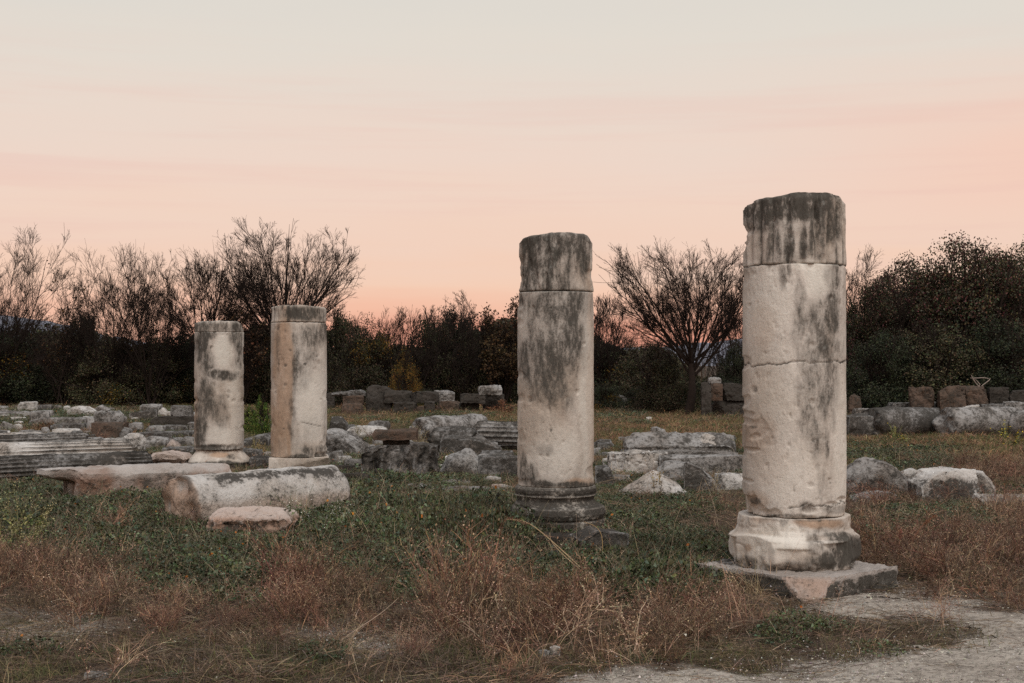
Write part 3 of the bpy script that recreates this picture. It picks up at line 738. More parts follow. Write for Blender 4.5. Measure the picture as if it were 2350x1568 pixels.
def top_and_front(o, warm=1.0, st=0.35, pl=1.3):
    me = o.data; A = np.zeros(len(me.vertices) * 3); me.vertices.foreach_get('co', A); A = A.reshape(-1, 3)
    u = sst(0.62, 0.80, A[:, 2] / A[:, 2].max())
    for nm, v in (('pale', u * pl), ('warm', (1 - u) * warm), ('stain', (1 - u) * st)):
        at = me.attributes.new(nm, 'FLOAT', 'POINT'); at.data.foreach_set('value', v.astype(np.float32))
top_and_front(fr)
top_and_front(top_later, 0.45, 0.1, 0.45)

# left field, front to back
S('table_slab', 326, 446, 1036, 1082, 'pink', 'rosy table-like slab on a narrow foot left of the shorter column', dep=0.8, mod=inset(0.30, 0.6), chips=3, group=G1, cat='stone slab', prof=[(-1, 0.85), (0, 1), (1, 0.8)])
S('boulder', 284, 334, 997, 1040, 'pale', 'round white and black pitted stone above the end of the pale fluted shaft', dep=0.8, rnd=0.75, chips=7, rough=1.8, group=G1)
S('rock', 238, 268, 1005, 1026, 'pale', 'small rounded white stone left of the pitted round one', dep=0.8, rnd=0.8, chips=4, group=G1)
S('rock', 214, 240, 1014, 1027, 'pale', 'low white fragment between the shafts and the small rounded stone', dep=0.8, rnd=0.5, chips=6, group=G1)
S('stone_fragment', 168, 200, 1006, 1030, 'grey', 'fluted broken stub at the right end of the grey shaft', dep=0.9, rnd=0.4, chips=6, group=G1, prof=[(-1, 1), (0.2, 0.9), (1, 0.5)])
S('rock', 188, 220, 1004, 1019, 'brown', 'brownish low rubble stone behind the fluted stub', dep=0.8, rnd=0.6, chips=6, group=G1)
S('flat_stone', 376, 448, 1024, 1045, 'dark', 'dark low block touching the left side of the shorter column', dep=0.6, chips=4, group=G1)
S('rock', 378, 416, 1009, 1027, 'pink', 'pale peaked fragment behind the dark low block', dep=0.7, rnd=0.4, chips=6, group=G1, prof=[(-1, 0.4), (0.1, 1), (1, 0.4)])
S('stone_fragment', 326, 385, 1002, 1028, 'grey', 'grey striped fragment right of the pitted round stone', dep=0.7, rnd=0.3, chips=6, group=G1)
S('stone_fragment', 405, 447, 1001, 1026, 'grey', 'grey slanting fragment leaning towards the shorter column', dep=0.7, rnd=0.3, chips=6, group=G1, prof=[(-1, 0.3), (0.1, 1), (1, 0.9)])
S('flat_stone', 317, 444, 990, 1006, 'dark', 'long dark slab lying across behind the pitted round stone', dep=0.4, yaw=-0.06, chips=3, group=G1, cat='stone slab')
S('flat_stone', 376, 436, 976, 992, 'dark', 'flat grey-topped slab below the two-block pile', dep=0.7, chips=3, group=G1, cat='stone slab')
S('stone_block', 352, 446, 955, 982, 'black', 'wide black block carrying a smaller mottled block', dep=0.6, chips=2, group=G1)
S('stone_block', 394, 442, 931, 956, 'dark', 'mottled block sitting on the wide black block', dep=0.8, chips=4, group=G1, on=24.5, top_in=0.1, rnd=0.1)
S('rock', 364, 395, 934, 958, 'pale', 'angular pale stone left of the mottled block', dep=0.8, chips=8, rnd=0.3, group=G1, prof=[(-1, 0.8), (-0.2, 1), (0.3, 0.6), (1, 0.7)])
S('stone_block', 296, 364, 938, 968, 'dark', 'slanted dark block with a light left end', dep=0.6, yaw=0.2, chips=4, group=G1, prof=[(-1, 0.8), (1, 1.0)])
S('stone_block', 325, 369, 928, 950, 'grey', 'grey squared block behind the slanted dark one', dep=0.7, chips=4, group=G1)
S('rock', 288, 334, 970, 996, 'grey', 'grey and white lump with dry red weeds round it', dep=0.7, chips=6, rnd=0.4, group=G1)
S('stone_block', 218, 289, 969, 1008, 'brown', 'brown-grey pedestal block standing in orange grass', dep=0.8, chips=2, rnd=0.05, group=G1, cat='pedestal')
S('carved_fragment', 223, 284, 943, 970, 'grey', 'carved broken block with three lobes standing on the pedestal', dep=0.8, chips=5, rnd=0.12, group=G1, on=27.3, prof=[(-1, 1), (-0.4, 1), (-0.32, 0.7), (-0.2, 0.95), (0.2, 0.95), (0.3, 0.6), (0.45, 1), (1, 0.75)], rough=1.6)
S('rock', 222, 252, 929, 944, 'grey', 'rough pointed stone on top of the carved block', dep=0.8, chips=6, rnd=0.4, group=G1, on=27.5, prof=[(-1, 0.6), (-0.2, 1), (1, 0.4)])
S('flat_stone', 126, 184, 984, 1004, 'pale', 'pale low slab in the dry orange grass at the left', dep=0.7, chips=5, group=G1, cat='stone slab')
S('flat_stone', 72, 205, 958, 982, 'grey', 'long grey slab lying in weeds left of the pedestal', dep=0.35, chips=3, group=G1, cat='stone slab')
S('flat_stone', 114, 200, 971, 992, 'dark', 'dark grey slab in front of the long grey one', dep=0.45, chips=3, group=G1, cat='stone slab')
S('rock', 192, 220, 955, 970, 'pale', 'small pale stone beside the pedestal', dep=0.8, chips=5, rnd=0.4, group=G1)
S('stone_block', 160, 226, 932, 960, 'pale', 'pale block with a slanting top, largest at the back of the left field', dep=1.1, yaw=-0.35, chips=3, rnd=0.05, group=G1, prof=[(-1, 1), (-0.4, 1), (1, 0.62)])
S('rock', 147, 164, 932, 950, 'pale', 'upright pale stone left of the slanting block', dep=0.8, chips=5, rnd=0.5, group=G1)
S('rock', 118, 142, 930, 946, 'grey', 'grey rounded stone among weeds at the back left', dep=0.8, chips=5, rnd=0.5, group=G1)
S('flat_stone', 70, 120, 929, 950, 'dark', 'dark slab with a light upper edge at the back left', dep=0.6, chips=3, group=G1, cat='stone slab')
S('boulder', 30, 72, 921, 941, 'brown', 'dull brown boulder at the foot of the trees, far left', dep=0.8, chips=6, rnd=0.5, group=G1, prof=[(-1, 0.5), (0.3, 0.95), (0.9, 1), (1, 0.8)])
S('rock', -10, 18, 932, 944, 'grey', 'grey stone at the left edge, below the trees', dep=0.8, chips=6, rnd=0.5, group=G1)
S('flat_stone', -20, 82, 944, 963, 'grey', 'long low grey slab running out of the picture at the left edge', dep=0.5, chips=4, group=G1, cat='stone slab')
S('rock', 26, 60, 957, 971, 'pale', 'low pale stone in green weeds near the left edge', dep=0.7, chips=5, rnd=0.4, group=G1)
S('boulder', -20, 16, 984, 1013, 'dark', 'dark rounded boulder cut by the left edge', dep=0.8, chips=5, rnd=0.6, group=G1)
S('flat_stone', 12, 92, 996, 1013, 'pink', 'pale rosy slab behind the lying shafts at the left', dep=0.7, chips=4, group=G1, cat='stone slab')
S('rock', 268, 300, 1020, 1036, 'dark', 'dark stone wedged behind the end of the pale shaft', dep=0.8, chips=5, rnd=0.4, group=G1)
for i, (x0, x1, yt, yb, m, lab) in enumerate([
    (88, 112, 1010, 1022, 'grey', 'small grey stone behind the lying shafts, nearest the rosy slab'),
    (300, 318, 958, 968, 'pale', 'small pale stone just right of the carved block'),
    (240, 262, 936, 944, 'grey', 'thin shard lying by the rough stone on the carved block'),
    (100, 118, 948, 957, 'pale', 'small light stone left of the slanting pale block'),
    (446, 470, 1078, 1088, 'grey', 'small stone at the foot of the shorter column')]):
    S('rock', x0, x1, yt, yb, m, lab, dep=0.8, chips=6, rnd=0.4, group=G1)
# between the two left columns
S('flat_stone', 574, 618, 885, 915, 'black', 'dark far slab seen between the two left columns', dep=0.7, chips=2, group=G3)
S('rock', 560, 624, 992, 1024, 'dark', 'dark slanting rock between the two left columns', dep=0.8, chips=6, rnd=0.3, group=G2, prof=[(-1, 0.6), (0, 0.8), (1, 1)])
S('boulder', 556, 602, 1027, 1056, 'dark', 'grey boulder right behind the base of the shorter column', dep=0.8, chips=6, rnd=0.6, group=G2)
S('boulder', 574, 622, 1047, 1080, 'dark', 'dark mossy boulder left of the striped column\'s plinth', dep=0.8, chips=6, rnd=0.6, group=G2)
S('flat_stone', 598, 630, 1037, 1050, 'pale', 'thin white slab just left of the striped column', dep=0.8, chips=3, group=G2, cat='stone slab')
S('stone_block', 748, 766, 1068, 1094, 'pink', 'rosy chipped stone at the right foot of the striped column', dep=1.0, chips=6, group=G2)

# middle field
S('boulder', 754, 797, 957, 990, 'dark', 'dark cracked boulder right of the striped column', dep=0.8, chips=8, rnd=0.45, group=G2)
S('rock', 795, 824, 975, 990, 'dark', 'small dark rock beside the cracked boulder', dep=0.8, chips=6, rnd=0.5, group=G2)
S('boulder', 800, 895, 979, 1006, 'pale', 'low pale whale-backed boulder in the middle field', dep=0.7, chips=3, rnd=0.7, group=G2)
S('rock', 862, 888, 974, 988, 'grey', 'small pointed grey rock behind the whale-backed boulder', dep=0.8, chips=6, rnd=0.3, group=G2)
S('draped_fragment', 742, 856, 985, 1050, 'grey', 'slanting carved slab with white ribs behind the striped column', dep=0.75, yaw=-0.3, chips=6, rnd=0.2, rough=2.2, group=G2, prof=[(-1, 1), (-0.2, 0.92), (0.5, 0.72), (1, 0.35)], cat='carved stone', fine=0.02)
def carve(W):      # deep vertical folds on the front
    m = W[:, 1] < 0
    f = 0.035 * np.sin(W[:, 0] * 17 + 2.0 * np.sin(W[:, 2] * 4)) + 0.02 * np.sin(W[:, 0] * 41 + 3 * np.sin(W[:, 2] * 7))
    W[:, 1] += np.where(m, f, 0); return W
S('carved_block', 834, 1006, 1016, 1101, 'dark', 'large dark block carved with curling folds in the middle field', dep=0.5, chips=4, rnd=0.06, rough=1.3, mod=carve, group=G2, cat='carved stone', fine=0.018, prof=[(-1, 1), (0.5, 1), (1, 0.95)])
S('flat_stone', 858, 958, 984, 1011, 'brown', 'squared brownish slab lying on top of the carved block', dep=0.5, chips=2, rnd=0.04, group=G2, on=16.2, cat='stone slab')
S('stone_block', 880, 940, 1008, 1022, 'black', 'dark filler for the shaded gap under the squared brownish slab', dep=0.6, chips=3, group=G2, on=16.35)  # dark filler stands for the shade in the gap, not a separate stone
S('stone_post', 948, 1001, 1051, 1098, 'grey', 'short pale-fronted post before the carved block', dep=0.8, chips=4, rnd=0.08, group=G2, yaw=0.25)
S('boulder', 1012, 1124, 1030, 1098, 'grey', 'big rounded grey boulder sloping to the right in the middle field', dep=0.7, chips=7, rnd=0.5, group=G2, prof=[(-1, 0.45), (-0.75, 0.75), (0.0, 0.98), (0.2, 1), (0.6, 0.72), (1, 0.15)], fine=0.02)
S('stone_block', 1098, 1196, 1046, 1098, 'dark', 'dark squared block with a light top edge beside the middle column', dep=0.5, chips=2, rnd=0.05, group=G2)
S('flat_stone', 1104, 1178, 1034, 1056, 'dark', 'mossy low slab behind the dark squared block', dep=0.6, chips=4, rnd=0.4, group=G2, cat='stone slab')
S('stone_block', 1094, 1200, 967, 1000, 'pale', 'white and black mottled block behind the middle column', dep=0.5, chips=5, rnd=0.25, group=G2, prof=[(-1, 0.7), (-0.6, 0.97), (-0.1, 1), (0.2, 0.85), (1, 0.75)])
S('moulded_block', 1008, 1154, 999, 1046, 'dark', 'dark block with striped mouldings behind the rounded boulder', dep=0.5, yaw=-0.12, chips=4, rnd=0.2, group=G2, prof=[(-1, 0.8), (-0.7, 1), (0.3, 0.95), (1, 0.55)], cat='carved stone')
S('boulder', 790, 838, 1050, 1090, 'dark', 'boulder with a pale patch on top, left of the carved block', dep=0.8, chips=5, rnd=0.5, group=G2)
S('stone_block', 756, 812, 1068, 1096, 'black', 'black squared stone right of the big drum\'s far end', dep=0.7, chips=3, group=G2)
S('stone_block', 784, 846, 1086, 1120, 'black', 'black low block half in weeds below the carved block', dep=0.7, chips=4, group=G2)
for (x0, x1, yt, yb, m, lab) in [
    (838, 894, 1099, 1117, 'grey', 'low light-edged stone in weeds below the carved block'),
    (930, 994, 1112, 1132, 'grey', 'rounded light slab top showing in the weeds, left of the longest one'),
    (848, 874, 1123, 1135, 'pale', 'small white stone in weeds, right of the big drum'),
    (1006, 1078, 1102, 1116, 'grey', 'thin light slab in weeds below the rounded boulder'),
    (1010, 1158, 1118, 1136, 'grey', 'longest light slab half buried in weeds left of the middle column'),
    (1110, 1150, 1092, 1108, 'pale', 'narrow pale splinter in weeds left of the middle column'),
    (780, 802, 1117, 1132, 'dark', 'dark stone close to the right end of the big drum'),
    (1126, 1160, 1110, 1124, 'pink', 'reddish rubble stone left of the middle column'),
    (1150, 1176, 1112, 1126, 'grey', 'small grey rubble stone touching the reddish one')]:
    S('rock', x0, x1, yt, yb, m, lab, dep=0.6, chips=7, rnd=0.4, group=G2, rough=1.5)
# line of blocks below the trees
def T(*a, **k):
    k.setdefault('dep', 0.7); k.setdefault('chips', 7); k.setdefault('rnd', 0.08); k.setdefault('rough', 1.7); k.setdefault('group', G3); return S(*a, **k)
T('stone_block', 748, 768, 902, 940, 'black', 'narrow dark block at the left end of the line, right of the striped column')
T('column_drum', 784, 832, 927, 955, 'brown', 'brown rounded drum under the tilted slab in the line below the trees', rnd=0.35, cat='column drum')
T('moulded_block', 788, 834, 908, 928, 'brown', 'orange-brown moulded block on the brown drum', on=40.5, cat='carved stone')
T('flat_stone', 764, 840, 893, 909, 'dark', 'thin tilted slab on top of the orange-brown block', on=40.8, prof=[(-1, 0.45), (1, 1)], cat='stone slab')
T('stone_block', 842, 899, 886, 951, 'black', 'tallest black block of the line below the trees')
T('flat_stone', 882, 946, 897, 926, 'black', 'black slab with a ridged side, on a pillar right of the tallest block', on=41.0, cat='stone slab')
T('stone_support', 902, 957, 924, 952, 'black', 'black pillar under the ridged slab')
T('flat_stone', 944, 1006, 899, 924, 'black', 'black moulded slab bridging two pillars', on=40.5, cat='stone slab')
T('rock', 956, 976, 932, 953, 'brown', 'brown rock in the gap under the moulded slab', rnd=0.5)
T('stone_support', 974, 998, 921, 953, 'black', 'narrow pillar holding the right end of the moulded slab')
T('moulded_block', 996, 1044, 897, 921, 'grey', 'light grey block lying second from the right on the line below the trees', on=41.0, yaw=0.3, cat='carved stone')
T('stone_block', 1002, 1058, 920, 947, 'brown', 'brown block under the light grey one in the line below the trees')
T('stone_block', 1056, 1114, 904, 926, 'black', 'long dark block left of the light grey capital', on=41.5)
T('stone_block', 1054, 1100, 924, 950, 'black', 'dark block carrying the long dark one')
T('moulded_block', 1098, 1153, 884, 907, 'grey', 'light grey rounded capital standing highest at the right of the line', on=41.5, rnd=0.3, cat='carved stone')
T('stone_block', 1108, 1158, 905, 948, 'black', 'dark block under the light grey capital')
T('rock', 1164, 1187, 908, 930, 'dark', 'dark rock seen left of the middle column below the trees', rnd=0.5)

# right of the middle column
S('boulder', 1399, 1440, 903, 942, 'dark', 'grey rock pile top left of the bare tree trunk', dep=0.8, chips=8, rnd=0.5, group=G4)
S('boulder', 1360, 1380, 918, 946, 'dark', 'rounded grey rock at the right edge of the middle column', dep=0.8, chips=6, rnd=0.6, group=G4)
S('rock', 1381, 1400, 924, 938, 'dark', 'small dark rock between two grey rocks left of the bare tree', dep=0.8, chips=6, rnd=0.5, group=G4)
S('rock', 1434, 1454, 922, 940, 'dark', 'dark rock right of the grey rock pile', dep=0.8, chips=6, rnd=0.5, group=G4)
S('rock', 1450, 1463, 927, 939, 'pale', 'small white rock by the dark one left of the bare tree', dep=0.8, chips=5, rnd=0.4, group=G4)
S('rock', 1581, 1590, 920, 929, 'pale', 'small white rock right of the bare tree trunk', dep=0.8, chips=5, rnd=0.4, group=G4)
S('rock', 1483, 1496, 957, 968, 'pale', 'little white rock in the orange grass before the bare tree', dep=0.8, chips=5, rnd=0.4, group=G4)
T('stone_support', 1609, 1632, 877, 960, 'black', 'tall narrow dark pillar right of the bare tree trunk', group=G4)
T('stone_block', 1631, 1657, 880, 920, 'brown', 'mottled upright block left in the pile behind the tallest column', on=38.6, group=G4)
T('stone_block', 1655, 1712, 880, 920, 'black', 'black block right in the pile behind the tallest column', on=38.8, group=G4)
T('stone_block', 1634, 1712, 919, 958, 'black', 'low black block carrying the pile behind the tallest column', group=G4)
T('stone_block', 1625, 1654, 866, 880, 'grey', 'small grey block on the very top of the dark pile', on=38.8, group=G4)
def lid(W):        # rounded lid over a moulded band
    ht = W[:, 2].max(); u = W[:, 2] / ht
    k = 1 - 0.04 * (np.abs(u - 0.42) < 0.05) - 0.05 * (np.abs(u - 0.22) < 0.05)
    W[:, 1] *= k; W[:, 0] *= 1 - 0.5 * (1 - k); return W
S('sarcophagus_lid', 1432, 1678, 992, 1052, 'grey', 'long grey coped block with a moulded band and a rounded top, in the orange field', dep=0.38, chips=3, rnd=0.16, mod=lid, group=G4, cat='carved stone', fine=0.02, dprof=[(-1, 0.55), (-0.5, 0.85), (0, 1), (1, 0.7)], prof=[(-1, 0.85), (-0.8, 1), (0.85, 1), (1, 0.75)])
S('boulder', 1586, 1664, 996, 1050, 'pale', 'smooth light rounded stone against the right part of the coped block', dep=0.5, chips=3, rnd=0.5, group=G4, prof=[(-1, 0.7), (-0.2, 1), (1, 0.8)])
S('boulder', 1654, 1688, 1012, 1050, 'dark', 'dark rounded stone at the right end of the coped block', dep=0.8, chips=4, rnd=0.6, group=G4)
S('stone_block', 1362, 1404, 1009, 1030, 'dark', 'dark block with a light top right behind the middle column', dep=0.7, chips=3, group=G4)
S('rock', 1362, 1378, 1028, 1046, 'grey', 'grey stone below the light-topped block by the middle column', dep=0.7, chips=4, group=G4)
S('stone_block', 1392, 1534, 1037, 1092, 'pale', 'white and black blotched block lying aslant right of the middle column', dep=0.6, yaw=0.22, chips=7, rnd=0.15, rough=1.5, group=G4, fine=0.02)
S('boulder', 1362, 1410, 1069, 1118, 'dark', 'dark pitted rock at the right side of the middle column', dep=0.8, chips=8, rnd=0.4, rough=1.8, group=G4)
S('rock', 1400, 1446, 1090, 1108, 'grey', 'low grey stone between the pitted rock and the pale pyramid rock', dep=0.7, chips=4, rnd=0.3, group=G4)
S('boulder', 1406, 1592, 1079, 1140, 'pale', 'pale rock like a flat pyramid in front of the leaning rock', dep=0.6, chips=8, rnd=0.35, rough=1.0, group=G4, fine=0.018, prof=[(-1, 0.22), (-0.5, 0.62), (-0.02, 1), (0.25, 0.85), (0.6, 0.55), (1, 0.15)], dprof=[(-1, 0.35), (0.1, 1), (1, 0.6)])
S('rock', 1506, 1578, 1056, 1104, 'grey', 'greyish squared rock behind the pale pyramid rock', dep=0.7, chips=5, rnd=0.2, group=G4, prof=[(-1, 0.55), (-0.4, 0.95), (1, 1)])
S('leaning_rock', 1566, 1656, 1046, 1132, 'grey', 'large dark-faced rock leaning left of the tallest column', dep=0.5, yaw=-0.25, chips=6, rnd=0.25, group=G4, fine=0.018, prof=[(-1, 0.98), (-0.8, 1), (-0.1, 0.85), (0.6, 0.5), (1, 0.15)], cat='rock')
S('flat_stone', 1640, 1716, 1086, 1124, 'pale', 'low white slab at the left side of the tallest column', dep=0.6, chips=5, rnd=0.25, group=G4, cat='stone slab')
# marble trough: two long rails and a dark hollow
def trough():
    X, Y, g = ground(1615, 1092)
    root = empty('marble_trough', (X, Y + 0.45, g), 0.0)
    tag(root, 'long marble trough with two raised rails, behind the leaning rock', 'trough')
    for k, (y, h, wd) in enumerate(((-0.30, 0.255, 0.17), (0.42, 0.275, 0.2))):
        o = rock('rail', 1.25, wd, 0.30, 'grey', 900 + k, rnd=0.03, chips=2, rough=0.5, parent=root); o.location = (0, y, h - 0.27)
    o = rock('trough_floor', 1.2, 0.62, 0.10, 'black', 905, rnd=0.02, chips=0, rough=0.3, parent=root); o.location = (0, 0.04, 0.02)
    for x in (-0.62, 0.62):
        o = rock('end_wall', 0.14, 0.7, 0.24, 'pale', 910, rnd=0.05, chips=2, rough=0.5, parent=root); o.location = (x, 0.05, 0.0)
    FOOT.append((X, Y + 0.45, 0.7, 0.5, 0))
trough()

# right edge
T('stone_block', 2086, 2142, 889, 952, 'brown', 'brown squared block left in the row at the right', group=G5)
T('stone_block', 2150, 2211, 886, 952, 'brown', 'mottled brown block second in the row at the right', group=G5)
T('stone_block', 2210, 2265, 886, 952, 'brown', 'reddish block third in the row, below the dead branch', group=G5)
T('stone_block', 2266, 2310, 889, 952, 'black', 'dark block right of the reddish one in the row', group=G5)
T('stone_block', 2310, 2362, 896, 952, 'black', 'last dark block of the row at the right edge', group=G5)
T('rock', 1946, 1975, 908, 952, 'brown', 'brown rough stone right beside the tallest column, below the thicket', group=G5, rnd=0.4)
T('flat_stone', 2038, 2216, 923, 950, 'dark', 'long dark slab behind the left grey drum', group=G5, dep=0.3, cat='stone slab', rnd=0.15)
T('flat_stone', 2210, 2254, 930, 954, 'pale', 'bright white block between the long slab and the right drum', group=G5, dep=0.6)
T('stone_block', 2250, 2304, 928, 954, 'dark', 'grey-topped block behind the right drum', group=G5, dep=0.6)
T('stone_block', 2302, 2356, 922, 954, 'grey', 'taller grey block behind the right drum at the edge', group=G5, dep=0.6)
S('flat_stone', 1958, 2014, 938, 960, 'grey', 'flat stone behind the lichened boulder beside the tallest column', dep=0.6, chips=3, group=G5)
S('boulder', 1938, 2008, 952, 1002, 'dark', 'dark lichened boulder at the right side of the tallest column', dep=0.8, chips=7, rnd=0.5, group=G5)
S('boulder', 1938, 2114, 1044, 1140, 'grey', 'big grey rock sloping down to the right, beside the tallest column', dep=0.5, chips=7, rnd=0.3, rough=0.8, group=G5, fine=0.018, prof=[(-1, 0.8), (-0.8, 1), (-0.5, 1), (0.0, 0.86), (0.3, 0.72), (1, 0.12)])
S('rock', 2066, 2118, 1076, 1106, 'pale', 'pale stone peeping out behind the big sloping rock', dep=0.7, chips=5, rnd=0.4, group=G5)
S('rock', 2126, 2188, 1073, 1112, 'pale', 'pale hump behind the flat dark-fronted rock', dep=0.6, chips=5, rnd=0.5, group=G5)
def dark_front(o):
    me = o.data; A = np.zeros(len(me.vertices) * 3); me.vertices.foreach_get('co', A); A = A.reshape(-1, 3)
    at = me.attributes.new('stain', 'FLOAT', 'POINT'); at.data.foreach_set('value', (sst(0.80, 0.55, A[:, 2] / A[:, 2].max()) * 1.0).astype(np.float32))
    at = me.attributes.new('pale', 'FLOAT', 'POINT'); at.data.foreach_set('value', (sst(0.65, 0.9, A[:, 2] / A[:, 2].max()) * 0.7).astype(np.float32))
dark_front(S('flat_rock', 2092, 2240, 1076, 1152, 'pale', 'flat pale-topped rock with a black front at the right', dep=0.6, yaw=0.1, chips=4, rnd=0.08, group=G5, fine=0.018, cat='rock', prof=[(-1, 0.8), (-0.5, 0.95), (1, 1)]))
S('rock', 2222, 2288, 1080, 1136, 'pale', 'pale wedge-shaped rock at the right end of the flat one', dep=0.8, yaw=-0.3, chips=4, rnd=0.12, group=G5, prof=[(-1, 1), (0, 0.95), (1, 0.4)])
S('flat_stone', 1950, 2064, 1128, 1150, 'grey', 'thin light slab in front of the big sloping rock', dep=0.4, chips=5, rnd=0.25, group=G5, cat='stone slab', prof=[(-1, 0.6), (-0.2, 1), (0.7, 1), (1, 0.6)])
S('rock', 2234, 2368, 1134, 1158, 'pale', 'low pale stone half covered by dry grass at the right edge', dep=0.3, chips=6, rnd=0.35, group=G5, rough=1.5)
# small bits near the camera
for (x0, x1, yt, yb, m, lab) in [
    (1880, 1893, 1419, 1432, 'pale', 'left one of two bright white chips on the dirt before the tallest column'),
    (1899, 1918, 1426, 1434, 'pale', 'flatter right one of two bright white chips on the dirt'),
    (2063, 2077, 1358, 1366, 'pale', 'single white pebble right of the tallest column\'s slab'),
    (1234, 1262, 1492, 1512, 'grey', 'grey angular stone in dry weeds at the bottom centre'),
    (1258, 1286, 1484, 1512, 'pale', 'pale crumpled stone right beside the grey one at the bottom centre'),
    (196, 246, 1541, 1566, 'grey', 'dull grey stone at the bottom left corner')]:
    S('pebble', x0, x1, yt, yb, m, lab, dep=0.8, chips=7, rnd=0.4, cat='stone', fine=0.006)

def rubble(n, x0, x1, y0, y1, label, group, seed, lo=9, hi=26):
    """small loose stones that nothing tells apart"""
    r = RS(seed); k = 0
    while k < n:
        px = r.uniform(x0, x1); py = r.uniform(y0, y1); X, Y, g = ground(px, py)
        if not all(math.hypot(X - f[0], Y - f[1]) > max(f[2], f[3]) * 0.75 for f in FOOT): continue
        w_ = r.uniform(lo, hi); h_ = w_ * r.uniform(0.35, 0.75)
        S('rock', px - w_ / 2, px + w_ / 2, py - h_, py, ('pale', 'grey', 'dark', 'grey')[r.randint(4)], label, dep=r.uniform(0.5, 1.0), yaw=r.uniform(-0.6, 0.6), chips=8, rnd=r.uniform(0.1, 0.5), group=group, cat='stone')
        k += 1
rubble(34, 0, 445, 942, 1035, 'small loose stone among the blocks of the left field', 'small loose stones of the left field', 1)
rubble(26, 760, 1190, 985, 1100, 'small loose stone among the fragments of the middle field', 'small loose stones of the middle field', 2)
rubble(12, 1370, 1700, 1030, 1110, 'small loose stone among the rocks left of the tallest column', 'small loose stones left of the tallest column', 3)
rubble(30, 0, 445, 945, 1030, 'middle-sized broken block among the stones of the left field', 'middle-sized broken blocks of the left field', 5, 22, 52)
rubble(28, 755, 1185, 975, 1085, 'middle-sized broken block among the fragments of the middle field', 'middle-sized broken blocks of the middle field', 6, 24, 56)
rubble(13, 1372, 1700, 1005, 1095, 'middle-sized broken block among the rocks left of the tallest column', 'middle-sized broken blocks left of the tallest column', 7, 24, 50)
rubble(10, 1960, 2340, 940, 1010, 'small loose stone about the two grey drums', 'small loose stones about the drums', 4)
# ------------------------------------------------------------------ what grows where (a map of the ground, read in layout pixels)
ZB = {
 'cover': [(250, 1210, 360, 70, 1.4), (560, 1290, 340, 70, 1.6), (780, 1200, 120, 50, 1.0), (960, 1190, 200, 70, 1.5), (1090, 1290, 260, 75, 1.7), (1500, 1350, 150, 75, 1.5), (1420, 1240, 90, 50, .9),
           (900, 1100, 160, 40, 1.0), (1560, 1170, 90, 40, .6), (2150, 1200, 150, 42, .9), (2030, 1245, 70, 30, .5), (1450, 1150, 90, 30, .8), (2060, 1060, 130, 26, 1.1), (60, 1190, 100, 80, .8),
           (120, 970, 200, 22, .8), (1040, 965, 60, 10, .8), (1430, 960, 50, 12, 1.0), (1590, 1060, 300, 25, .3), (640, 1395, 120, 25, .5), (960, 1505, 60, 22, .4), (280, 1440, 90, 16, .6), (1830, 1460, 80, 18, .4)],
 'wiry': [(120, 1340, 260, 60, 1.2), (420, 1430, 330, 45, 1.0), (740, 1385, 110, 60, .9), (1130, 1462, 250, 58, 1.9), (1350, 1440, 160, 70, .8), (2150, 1300, 220, 60, 1.3), (2050, 1180, 120, 50, .5), (2300, 1230, 120, 70, .9), (1600, 1430, 130, 60, .9),
          (1500, 1180, 170, 40, .5), (2250, 1110, 160, 40, .9), (820, 1260, 90, 40, .5), (1200, 1500, 300, 30, .5), (2300, 1360, 80, 40, 1.1), (1990, 1330, 90, 40, .7), (110, 995, 60, 14, .8), (1450, 1530, 200, 22, .4), (1700, 1470, 120, 30, .8)],
 'straw': [(1310, 1300, 120, 55, 1.0), (840, 1240, 60, 30, .6), (1740, 1380, 70, 50, .9), (1560, 1490, 120, 30, .6), (2030, 1340, 90, 16, .8), (520, 1390, 300, 60, .3), (1000, 1530, 250, 30, .3), (1560, 1450, 130, 60, .35)],
 'orange': [(1000, 955, 300, 30, 1.2), (1560, 960, 260, 50, 1.4), (1500, 1000, 200, 40, 1.2), (2180, 1030, 220, 40, 1.5), (200, 1000, 220, 14, 1.0), (1950, 1150, 120, 40, .4), (1500, 1200, 200, 40, .5)],
 'bare': [(790, 1455, 130, 36, 1.7), (860, 1490, 80, 26, 1.6), (130, 1440, 190, 30, 1.9), (60, 1500, 60, 18, .5), (420, 1440, 80, 18, .8), (2050, 1380, 200, 30, 1.6), (1850, 1400, 120, 22, .8)],
}
def pix(x, y):
    y = np.maximum(y, 0.5)
    return CX + F * x / y, HY + F * H / y

